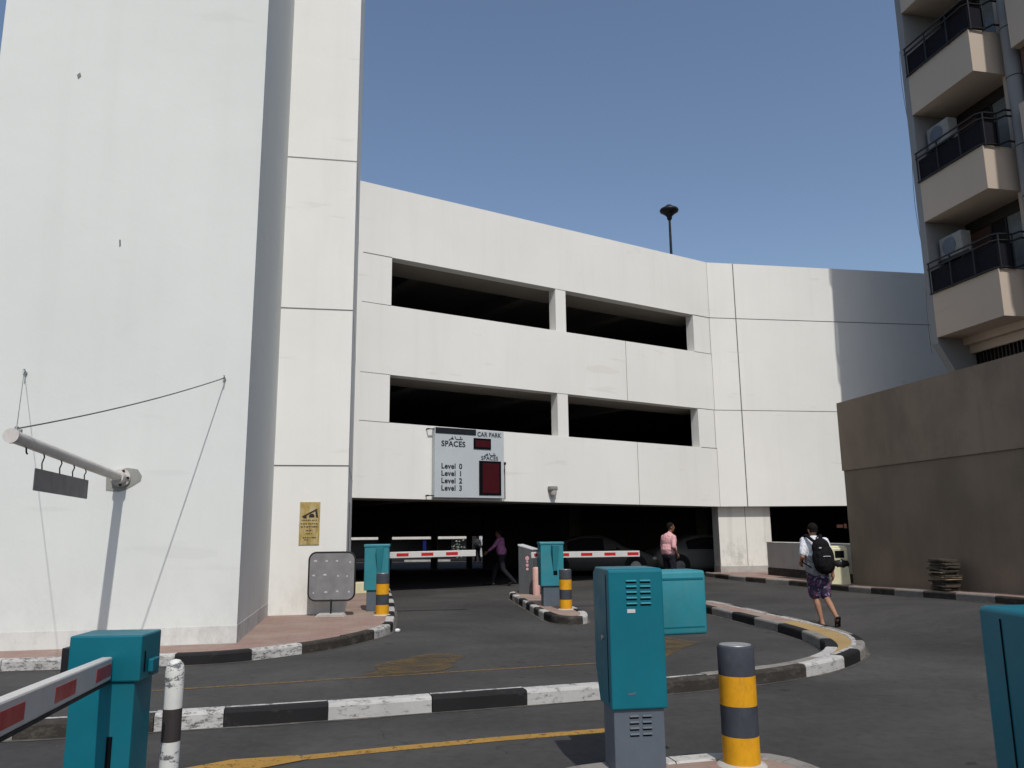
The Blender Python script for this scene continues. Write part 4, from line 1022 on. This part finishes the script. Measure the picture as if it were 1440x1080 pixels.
# ------------------------------------------------------------------ street behind the garage
sb = thing('shop_building', 'dark shopfront with white canopy seen through the far end of the garage', 'building', (-6, 60, -.45))
mb = MB(); mb.box(-24, 14, 61, 66, -.45, 9); part('wall', mb, 'shop_dark', sb)
mb = MB(); mb.box(-24, -3.3, 58.6, 61, .98, 1.5); part('canopy', mb, 'canvas', sb, .03)
mb = MB(); mb.box(-6.62, -6.38, 58.7, 59.0, -.45, .97); part('sign_column', mb, 'blue', sb)
mb = MB(); mb.box(-4.7, -3.35, 60.6, 60.99, -.45, 1.6); part('cladding', mb, 'shop_grey', sb)
mb = MB(); mb.box(-2.6, -1.9, 60.6, 60.99, -.45, 1.6); part('cladding', mb, 'lightgrey', sb)
mb = MB(); random.seed(9)
for i in range(70):
    c_ = Vector((-4.1 + random.gauss(0, .28), 58.5 + random.gauss(0, .2), .25 + random.gauss(0, .38))); r_ = random.uniform(.04, .10); q = random.uniform(0, 3)
    mb.add([c_ + Vector((-r_ * cos(q), -r_ * sin(q), 0)), c_ + Vector((r_ * cos(q), r_ * sin(q), -r_ * .4)), c_ + Vector((r_ * .3, 0, r_))], [(0, 1, 2)])
mb.cone((-4.1, 58.5, -.45), (-4.1, 58.5, .3), .05, .03, 8)
n = N('pale_leaves'); n.col(n.ramp(n.noise(8, 2), [(.4, (.10, .13, .07)), (.6, (.5, .52, .45))])); n.rough(.6); M['leaf'] = n.m
single('street_tree', mb, 'leaf', 'small pale-leaved tree on the far street seen through the garage', 'tree', (-4.1, 58.5, -.45))
mb = MB(); mb.box(-7.4, -4.3, 54.6, 54.9, -.45, -.33); struct('kerb', mb, 'k_white')
mb = MB(); mb.box(-16, 6, 54.9, 61, -.45, -.35); struct('pavement', mb, 'k_black')

# ------------------------------------------------------------------ cars
def make_car(loc, rz, paint, label, hatch=0.0):
    t = thing('parked_car', label, 'car', loc, rz, 'cars parked inside the garage')
    # local x forward, y left; body from stations
    zr = [(-2.20, .42, .62, .62, .50), (-2.05, .30, .86, .88, .62), (-1.55, .22, .98, 1.00, .80), (-1.0, .20, .90, 1.30, .86), (-.45, .20, .90, 1.42, .88), (.25, .20, .88, 1.42, .88), (.75, .20, .90, 1.20, .88), (1.12, .20, .92, .97, .87), (1.65, .22, .82, .86, .84), (2.05, .28, .66, .70, .72), (2.25, .36, .55, .56, .52)]
    # x, underside, beltline, roof, halfwidth
    mb = MB(loc, rz); mb.smooth = True; vs = []
    for x, zu, zbelt, zt, hw in zr:
        rw = hw * .72 if zt > zbelt + .08 else hw * .86
        sec = [(-hw * .88, zu), (-hw, zu + .15), (-hw * 1.02, (zu + zbelt) / 2 + .05), (-hw * .97, zbelt), (-rw, zt - .03 if zt > zbelt + .08 else zt - .005), (-rw * .7, zt), (rw * .7, zt), (rw, zt - .03 if zt > zbelt + .08 else zt - .005), (hw * .97, zbelt), (hw * 1.02, (zu + zbelt) / 2 + .05), (hw, zu + .15), (hw * .88, zu)]
        vs += [(x, y, z) for y, z in sec]
    m = 12; fs = [(i * m + j, (i + 1) * m + j, (i + 1) * m + (j + 1) % m, i * m + (j + 1) % m) for i in range(len(zr) - 1) for j in range(m)]
    fs += [list(range(m)), [(len(zr) - 1) * m + j for j in range(m)][::-1]]
    mb.add(vs, [f[::-1] for f in fs]); part('body', mb, paint, t, .0)
    for sgn in (-1, 1):
        mb = MB(loc, rz); g = []
        for x, zu, zbelt, zt, hw in zr[3:8]:
            rw = hw * .72; 
            if zt < 1.0: rw = hw * .86
            g.append(((x, sgn * (hw * .97 + .004), zbelt + .02), (x, sgn * (rw + .03), max(zbelt + .03, zt - .09))))
        vs = [q for pr in g for q in pr]; mb.add(vs, [(2 * i, 2 * i + 2, 2 * i + 3, 2 * i + 1) if sgn < 0 else (2 * i + 1, 2 * i + 3, 2 * i + 2, 2 * i) for i in range(len(g) - 1)])
        part('window', mb, 'glass_dark', t)
        for x in (-1.35, 1.38):
            mb = MB(loc, rz); mb.cone((x, sgn * .70, .33), (x, sgn * .905, .33), .335, .335, 24)
            wh = part('wheel', mb, 'tyre', t)
            mb = MB(loc, rz); mb.cone((x, sgn * .90, .33), (x, sgn * .912, .33), .20, .19, 16); part('rim', mb, 'steel', wh)
            mb = MB(loc, rz); mb.cone((x, sgn * .80, .36), (x, sgn * .893, .36), .40, .40, 24); part('wheel_arch', mb, 'dark', t)
        mb = MB(loc, rz); mb.ell((2.05, sgn * .58, .60), (.14, .16, .07)); part('headlight', mb, 'lamp_glass', t)
    return t
make_car((2.9, 29.3, gz(2.9, 29.3)), 0, 'car_silver', 'silver saloon car parked in the dark garage behind the right barrier arm')
make_car((7.1, 30.2, gz(7, 30.2)), 12, 'car_white', 'white saloon car parked in the dark garage behind the man in pink')

# ------------------------------------------------------------------ people
def fuse(mb, voxel, it=4, fac=0.5):
    me = mb.mesh('tmp', []); o = bpy.data.objects.new('tmp', me); COL.objects.link(o)
    r = o.modifiers.new('r', 'REMESH'); r.mode = 'VOXEL'; r.voxel_size = voxel; r.use_smooth_shade = True
    if it:
        s = o.modifiers.new('s', 'SMOOTH'); s.factor = fac; s.iterations = it
    dg = bpy.context.evaluated_depsgraph_get(); dg.update()
    out = bpy.data.meshes.new_from_object(o.evaluated_get(dg)); bpy.data.objects.remove(o); bpy.data.meshes.remove(me)
    for p in out.polygons: p.use_smooth = True
    return out
def mpart(name, me, mat, parent, label=None):
    me.name = name; me.materials.clear(); me.materials.append(M[mat]); o = bpy.data.objects.new(name, me); COL.objects.link(o); o.parent = parent
    if label: o['label'] = label
    return o
V = Vector
def hand(mb, wrist, d, palm_n, curl=0.5, sgn=1, s=1.0):
    """palm, four unequal bent fingers and a thumb leaving the side; d = forearm direction, palm_n = palm normal"""
    d = V(d).normalized(); n = V(palm_n); n = (n - d * n.dot(d)).normalized(); w = d.cross(n) * sgn; wrist = V(wrist)
    mb.caps(wrist, wrist + d * .045 * s, .026 * s, .034 * s)
    for k, (o, l) in enumerate(((-.030, .068), (-.010, .078), (.010, .074), (.029, .058))):
        b = wrist + d * .045 * s + w * o * s; e = wrist + d * .088 * s + w * o * 1.05 * s
        mb.caps(b, e, .015 * s, .012 * s, 8)
        a1_ = d * cos(curl) + n * sin(curl); a2_ = d * cos(curl * 2.2) + n * sin(curl * 2.2)
        m_ = e + a1_ * l * .55 * s; mb.caps(e, m_, .0105 * s, .0095 * s, 8); mb.caps(m_, m_ + a2_ * l * .5 * s, .0095 * s, .008 * s, 8)
    t0 = wrist + d * .02 * s - w * .028 * s; t1 = t0 + (d * .7 - w * .7 + n * .3).normalized() * .038 * s; t2 = t1 + (d * .9 - w * .25 + n * .35).normalized() * .034 * s
    mb.caps(t0, t1, .014 * s, .012 * s, 8); mb.caps(t1, t2, .011 * s, .009 * s, 8)
def foot(mb, ankle, toe, s=1.0, r=.036):
    a, t = V(ankle), V(toe); heel = a + (a - t).normalized() * .045; heel.z = min(a.z, heel.z) - .045 if abs(a.z - t.z) < .09 else a.z - .03
    mb.caps(heel, a.lerp(t, .5), r, r * .95); mb.caps(a, a.lerp(t, .45), r * 1.05, r * .9); mb.caps(a.lerp(t, .5), t, r * .95, r * .72)
def head_parts(t, c, yaw, skin, hair, beard=None, hl=1.0):
    """c = head centre, yaw = facing angle (deg, 0 = +y) in the person's frame; returns shapes for the body and makes hair etc."""
    q = Matrix.Rotation(R(yaw), 3, 'Z'); f = q @ V((0, 1, 0)); r = q @ V((1, 0, 0)); c = V(c); up = V((0, 0, 1))
    def shapes(mb):
        mb.ell(c + up * .02, (.074, .092, .098), 18, 12, R(yaw)); mb.ell(c + f * .022 - up * .035, (.058, .070, .075), 16, 10, R(yaw))
        mb.caps(c + f * .085 + up * .018, c + f * .106 - up * .018, .009, .014, 8)       # nose
        mb.caps(c + f * .074 - up * .052 - r * .016, c + f * .074 - up * .052 + r * .016, .013, .013, 8)  # mouth
        mb.ell(c + f * .062 - up * .092, (.026, .024, .02), 10, 7)                        # chin
        for sg in (-1, 1):
            mb.ell(c + r * sg * .076 - up * .005 - f * .005, (.010, .020, .032), 10, 7, R(yaw))
            mb.caps(c + f * .080 + up * .032 + r * sg * .018, c + f * .076 + up * .034 + r * sg * .042, .009, .008, 8)  # brow
    mb = MB(); mb.ell(c + up * .040 - f * .008, (.082, .098, .090), 22, 14, R(yaw)); mb.ell(c - f * .045 - up * .005, (.070, .052, .070), 16, 10, R(yaw))
    hm = fuse(mb, .008, 3)
    # cut the hair away from the face
    bm = bmesh.new(); bm.from_mesh(hm); kill = [v for v in bm.verts if ((v.co - c).dot(f) > .035 and (v.co - c).z < .065) or (v.co - c).z < -.035 or ((v.co - c).dot(f) > -.01 and (v.co - c).z < -.01)]
    bmesh.ops.delete(bm, geom=kill, context='VERTS'); bm.to_mesh(hm); bm.free(); mpart('hair', hm, hair, t)
    for sg in (-1, 1):
        mb = MB(); mb.ell(c + f * .083 + up * .016 + r * sg * .030, (.012, .008, .008), 10, 7, R(yaw)); me = mb.mesh('eye', [M['sign_ink']]); o = bpy.data.objects.new('eye', me); COL.objects.link(o); o.parent = t
    if beard:
        mb = MB(); mb.ell(c + f * .040 - up * .068, (.055, .052, .038), 14, 9, R(yaw)); mpart('beard', fuse(mb, .009, 2), beard, t)
    return shapes

def person(name_label, loc, rz, J, skin, group=None):
    t = thing('person', name_label, 'person', loc, rz, group)
    body = MB(); b = body
    hs = head_parts(t, J['head'], J.get('yaw', 0), skin, 'hair', J.get('beard')); hs(b)
    b.caps(V(J['neck']) - V((0, 0, .06)), V(J['head']) - V((0, 0, .06)), .056, .050)
    pel, chest = V(J['pelvis']), V(J['chest']); k = J.get('bulk', 1.0)
    b.ell(chest, (.155 * k, .105 * k, .20), 16, 10); b.ell(pel.lerp(chest, .5), (.135 * k, .105 * k, .19), 16, 10); b.ell(pel, (.155 * k, .110 * k, .13), 16, 10)
    b.caps(V(J['shL']), V(J['shR']), .055, .055)
    for s_ in 'LR':
        sh, elb, wr = V(J['sh' + s_]), V(J['el' + s_]), V(J['wr' + s_]); b.caps(sh, elb, .048, .037); b.caps(elb, wr, .037, .025)
        hand(b, wr, J.get('hd' + s_, wr - elb), J.get('hn' + s_, (0, 1, 0)), J.get('curl' + s_, .45), 1 if s_ == 'L' else -1)
        hip, kn, an, to = V(J['hip' + s_]), V(J['kn' + s_]), V(J['an' + s_]), V(J['toe' + s_])
        b.caps(hip, kn, .082, .052); b.caps(kn, kn.lerp(an, .35) + V((0, -.012, 0)), .050, .052); b.caps(kn.lerp(an, .35) + V((0, -.012, 0)), an, .052, .032)
        foot(b, an, to)
    mpart('body', fuse(b, .0095, 2), skin, t)
    return t
def shirt(t, J, mat, sleeve=0.8, k=1.0, bottom=0.0, loose=.0, name='shirt'):
    b = MB(); pel, chest = V(J['pelvis']), V(J['chest']); k = k * J.get('bulk', 1.0)
    b.ell(chest + V((0, 0, .02)), (.178 * k, .128 * k, .215), 18, 11); b.ell(pel.lerp(chest, .5), (.165 * k + loose, .132 * k + loose, .20), 18, 11)
    lo = pel + V((0, 0, bottom)); b.caps(lo + V((-.05, 0, .06)), lo + V((.05, 0, .06)), .122 * k + loose, .122 * k + loose, 16); b.ell(lo + V((0, 0, .10)), (.172 * k + loose, .135 * k + loose, .14), 18, 10)
    b.caps(V(J['shL']) - V((0, 0, .005)), V(J['shR']) - V((0, 0, .005)), .064, .064); b.caps(V(J['neck']) - V((0, 0, .09)), V(J['neck']) - V((0, 0, .015)), .078, .060)
    for s_ in 'LR':
        b.caps(V(J['neck']) - V((0, 0, .065)), V(J['sh' + s_]) * .8 + V(J['neck']) * .2 - V((0, 0, .01)), .060, .060)
        sh, elb = V(J['sh' + s_]), V(J['el' + s_]); wr = V(J['wr' + s_])
        if sleeve <= 1: b.caps(sh, sh.lerp(elb, sleeve), .066, .062)
        else: b.caps(sh, elb, .064, .050); b.caps(elb, elb.lerp(wr, sleeve - 1), .050, .040)
    me = fuse(b, .012, 9)
    bm = bmesh.new(); bm.from_mesh(me); z0 = lo.z - .03
    bmesh.ops.bisect_plane(bm, geom=bm.verts[:] + bm.edges[:] + bm.faces[:], plane_co=(0, 0, z0), plane_no=(0, 0, 1), clear_inner=True)
    bmesh.ops.holes_fill(bm, edges=[e for e in bm.edges if e.is_boundary], sides=0); bm.to_mesh(me); bm.free()
    for p in me.polygons: p.use_smooth = True
    mpart(name, me, mat, t)
def trousers(t, J, mat, length=1.0, name='trousers', wide=1.0):
    b = MB(); k = J.get('bulk', 1.0); pel = V(J['pelvis']); b.ell(pel - V((0, 0, .01)), (.172 * k, .128 * k, .14), 18, 10)
    for s_ in 'LR':
        hip, kn, an = V(J['hip' + s_]), V(J['kn' + s_]), V(J['an' + s_])
        if length <= .5: b.caps(hip, hip.lerp(kn, length * 2), .102, .092 * wide)
        else: b.caps(hip, kn, .100, .074 * wide); b.caps(kn, kn.lerp(an, min(1, length * 2 - 1)), .074 * wide, .060 * wide)
    mpart(name, fuse(b, .012, 4), mat, t)
def shoes(t, J, mat, name='shoe'):
    for s_ in 'LR':
        b = MB(); a, to = V(J['an' + s_]), V(J['toe' + s_]); foot(b, a, to + (to - a).normalized() * .015, r=.043); b.caps(a + V((0, 0, -.01)), a + V((0, 0, .01)), .048, .046); mpart(name, fuse(b, .010, 2), mat, t)

# 1. walker with backpack, seen from behind (faces +y)
JW = dict(pelvis=(0, 0, .90), chest=(.0, .03, 1.24), neck=(.005, .04, 1.43), head=(.005, .07, 1.555), shL=(-.175, .03, 1.385), shR=(.18, .02, 1.375),
          elL=(-.235, -.03, 1.12), wrL=(-.19, .19, 1.02), hnL=(1, 0, 0), elR=(.255, -.02, 1.10), wrR=(.285, .06, .84), hnR=(-1, .2, 0),
          hipL=(-.085, 0, .86), knL=(-.035, .08, .47), anL=(.015, -.01, .075), toeL=(.03, .17, .035), hipR=(.085, -.01, .86), knR=(.115, .02, .47), anR=(.150, -.30, .17), toeR=(.165, -.22, .03),
          yaw=4)
wk = person('young man with black backpack walking away in white and grey t-shirt and floral shorts', (5.09, 13.62, 0), 0, JW, 'skin1')
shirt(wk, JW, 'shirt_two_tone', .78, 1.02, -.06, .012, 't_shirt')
trousers(wk, JW, 'floral', .44, 'shorts', 1.12)
for s_, nrm in (('L', None), ('R', None)):
    a, to = V(JW['an' + s_]), V(JW['toe' + s_]); b = MB(); d = (to - a).normalized()
    if s_ == 'L': b.rbox(-.01, .075, -.08, .20, .0, .018, .006, 2)
    else:
        ax = (V((.235, -.20, .0)) - V((.20, -.33, .13))).normalized(); up = V((0, -.7, -.7)); sd = ax.cross(up).normalized(); up = sd.cross(ax).normalized()
        b0_ = V((.143, -.375, .185)); P = []
        for uu in (.0, .016):
            for (tt, ww) in ((0, -.038), (.27, -.045), (.27, .045), (0, .038)): P.append(b0_ + ax * tt * .92 + sd * ww + up * uu)
        b.hexa(P)
    me = b.mesh('flip_flop', []); mpart('flip_flop', me, 'dark', wk)
# backpack
bp = thing('backpack', 'large black backpack worn on the back of the walking person', 'backpack', (5.05, 13.62, 0), 0)
def BPm(b, nm, mat, vox=.010, it=3): mpart(nm, fuse(b, vox, it), mat, bp)
b = MB(); b.ell((.065, -.185, 1.27), (.150, .095, .165), 20, 14); b.ell((.090, -.195, 1.11), (.180, .115, .245), 20, 14); b.ell((.105, -.195, 1.00), (.175, .115, .165), 20, 14); BPm(b, 'bag', 'pack')
b = MB(); b.ell((.095, -.275, 1.03), (.135, .060, .16), 18, 12); BPm(b, 'front_pocket', 'pack')
b = MB(); b.tube([(.04, -.330, 1.13), (.08, -.334, 1.135), (.12, -.334, 1.135), (.16, -.325, 1.13)], .006, 6); me = b.mesh('zip', []); mpart('zip', me, 'lightgrey', bp)
b = MB(); b.box(-.01, .03, -.306, -.299, 1.262, 1.282); me = b.mesh('badge', []); mpart('badge', me, 'lightgrey', bp)
for sg, x0 in ((-1, -.115), (1, .125)):
    b = MB(); b.caps((x0 * .45 + .03, -.185, 1.36), (x0, -.05, 1.47), .026, .028); b.caps((x0, -.04, 1.475), (x0 * 1.15, .10, 1.43), .024, .024); b.caps((x0 * 1.15, .10, 1.43), (x0 * 1.35, .16, 1.25), .024, .022); b.caps((x0 * 1.35, .16, 1.25), (x0 * 1.6, .02, 1.03), .016, .014); b.caps((x0 * 1.6, .02, 1.03), (x0 * .9, -.14, .95), .014, .014); BPm(b, 'strap', 'pack', .009, 2)
b = MB(); b.tube([(-.01, -.19, 1.42), (.02, -.2, 1.455), (.05, -.2, 1.455), (.08, -.19, 1.42)], .011, 6); me = b.mesh('carry_loop', []); mpart('carry_loop', me, 'pack', bp)

# 2. man in pink shirt, standing, seen from behind and the right, head in profile
JP = dict(pelvis=(0, 0, .93), chest=(0, .02, 1.27), neck=(0, .05, 1.50), head=(.01, .09, 1.635), shL=(-.195, .02, 1.385), shR=(.195, .0, 1.385),
          elL=(-.24, .02, 1.14), wrL=(-.23, .22, 1.03), hnL=(1, 0, 0), elR=(.260, -.08, 1.14), wrR=(.225, .07, .95), hnR=(-1, 0, 0), curlR=.7,
          hipL=(-.10, 0, .88), knL=(-.12, .03, .49), anL=(-.12, -.02, .08), toeL=(-.15, .17, .035), hipR=(.10, 0, .88), knR=(.12, .03, .49), anR=(.12, -.02, .08), toeR=(.16, .17, .035), yaw=-28, bulk=1.22)
pm = person('heavy-set man in pink shirt and dark trousers standing at the garage entrance', (3.98, 20.7, 0), -56, JP, 'skin2')
shirt(pm, JP, 'shirt_pink', .95, 1.06, .05, .01); trousers(pm, JP, 'trousers'); shoes(pm, JP, 'dark')

# 3. man walking left just inside the garage, phone to his ear
JG = dict(pelvis=(0, 0, .87), chest=(0, .04, 1.19), neck=(0, .05, 1.38), head=(0, .09, 1.50), shL=(-.18, .03, 1.33), shR=(.18, .03, 1.33),
          elL=(-.25, .16, 1.13), wrL=(-.26, .36, .98), hnL=(1, 0, 0), elR=(.24, .16, 1.15), wrR=(.13, .17, 1.38), hnR=(-1, 0, 0), curlR=1.0,
          hipL=(-.09, 0, .83), knL=(-.09, -.08, .46), anL=(-.09, -.40, .14), toeL=(-.09, -.24, .04), hipR=(.09, 0, .83), knR=(.09, .22, .47), anR=(.09, .33, .08), toeR=(.09, .51, .05), yaw=8)
gm = person('man in purple shirt striding left just inside the dark garage entrance', (-.36, 23.9, 0), 72, JG, 'skin2')
shirt(gm, JG, 'shirt_purple', 1.7, 1.0, .04, .01); trousers(gm, JG, 'trousers'); shoes(gm, JG, 'dark')
b = MB(); b.box(.06, .12, .155, .165, 1.13, 1.20); b.tube([(.09, .16, 1.2), (.06, .12, 1.36)], .003, 5); mpart('name_badge', b.mesh('b', []), 'lightgrey', gm)
ph = MB((-.36, 23.9, 0), 72); ph.box(.095, .105, .13, .20, 1.42, 1.55)
single('mobile_phone', ph, 'dark', 'dark mobile phone held to the ear of the man in purple', 'phone', (-.36, 23.9, 1.48), None, .003)

# 4. two small silhouettes on the far street
JS = dict(pelvis=(0, 0, .92), chest=(0, .02, 1.25), neck=(0, .04, 1.45), head=(0, .07, 1.58), shL=(-.18, .02, 1.40), shR=(.18, .02, 1.40), elL=(-.24, 0, 1.12), wrL=(-.25, .08, .87), hnL=(1, 0, 0), elR=(.24, 0, 1.12), wrR=(.25, .08, .87), hnR=(-1, 0, 0),
          hipL=(-.09, 0, .87), knL=(-.10, .08, .48), anL=(-.10, .10, .08), toeL=(-.12, .28, .035), hipR=(.09, 0, .87), knR=(.10, -.03, .48), anR=(.11, -.18, .10), toeR=(.12, -.02, .035))
s1_ = person('distant dark-clothed pedestrian on the bright street beyond the garage', (-2.38, 53.0, -.45), 30, JS, 'skin2')
shirt(s1_, JS, 'grey_cloth', 1.8); trousers(s1_, JS, 'trousers')
s2_ = person('distant white-shirted pedestrian on the bright street beyond the garage', (-2.05, 55.6, -.35), -20, JS, 'skin2')
shirt(s2_, JS, 'shirt_white', 1.0); trousers(s2_, JS, 'trousers')
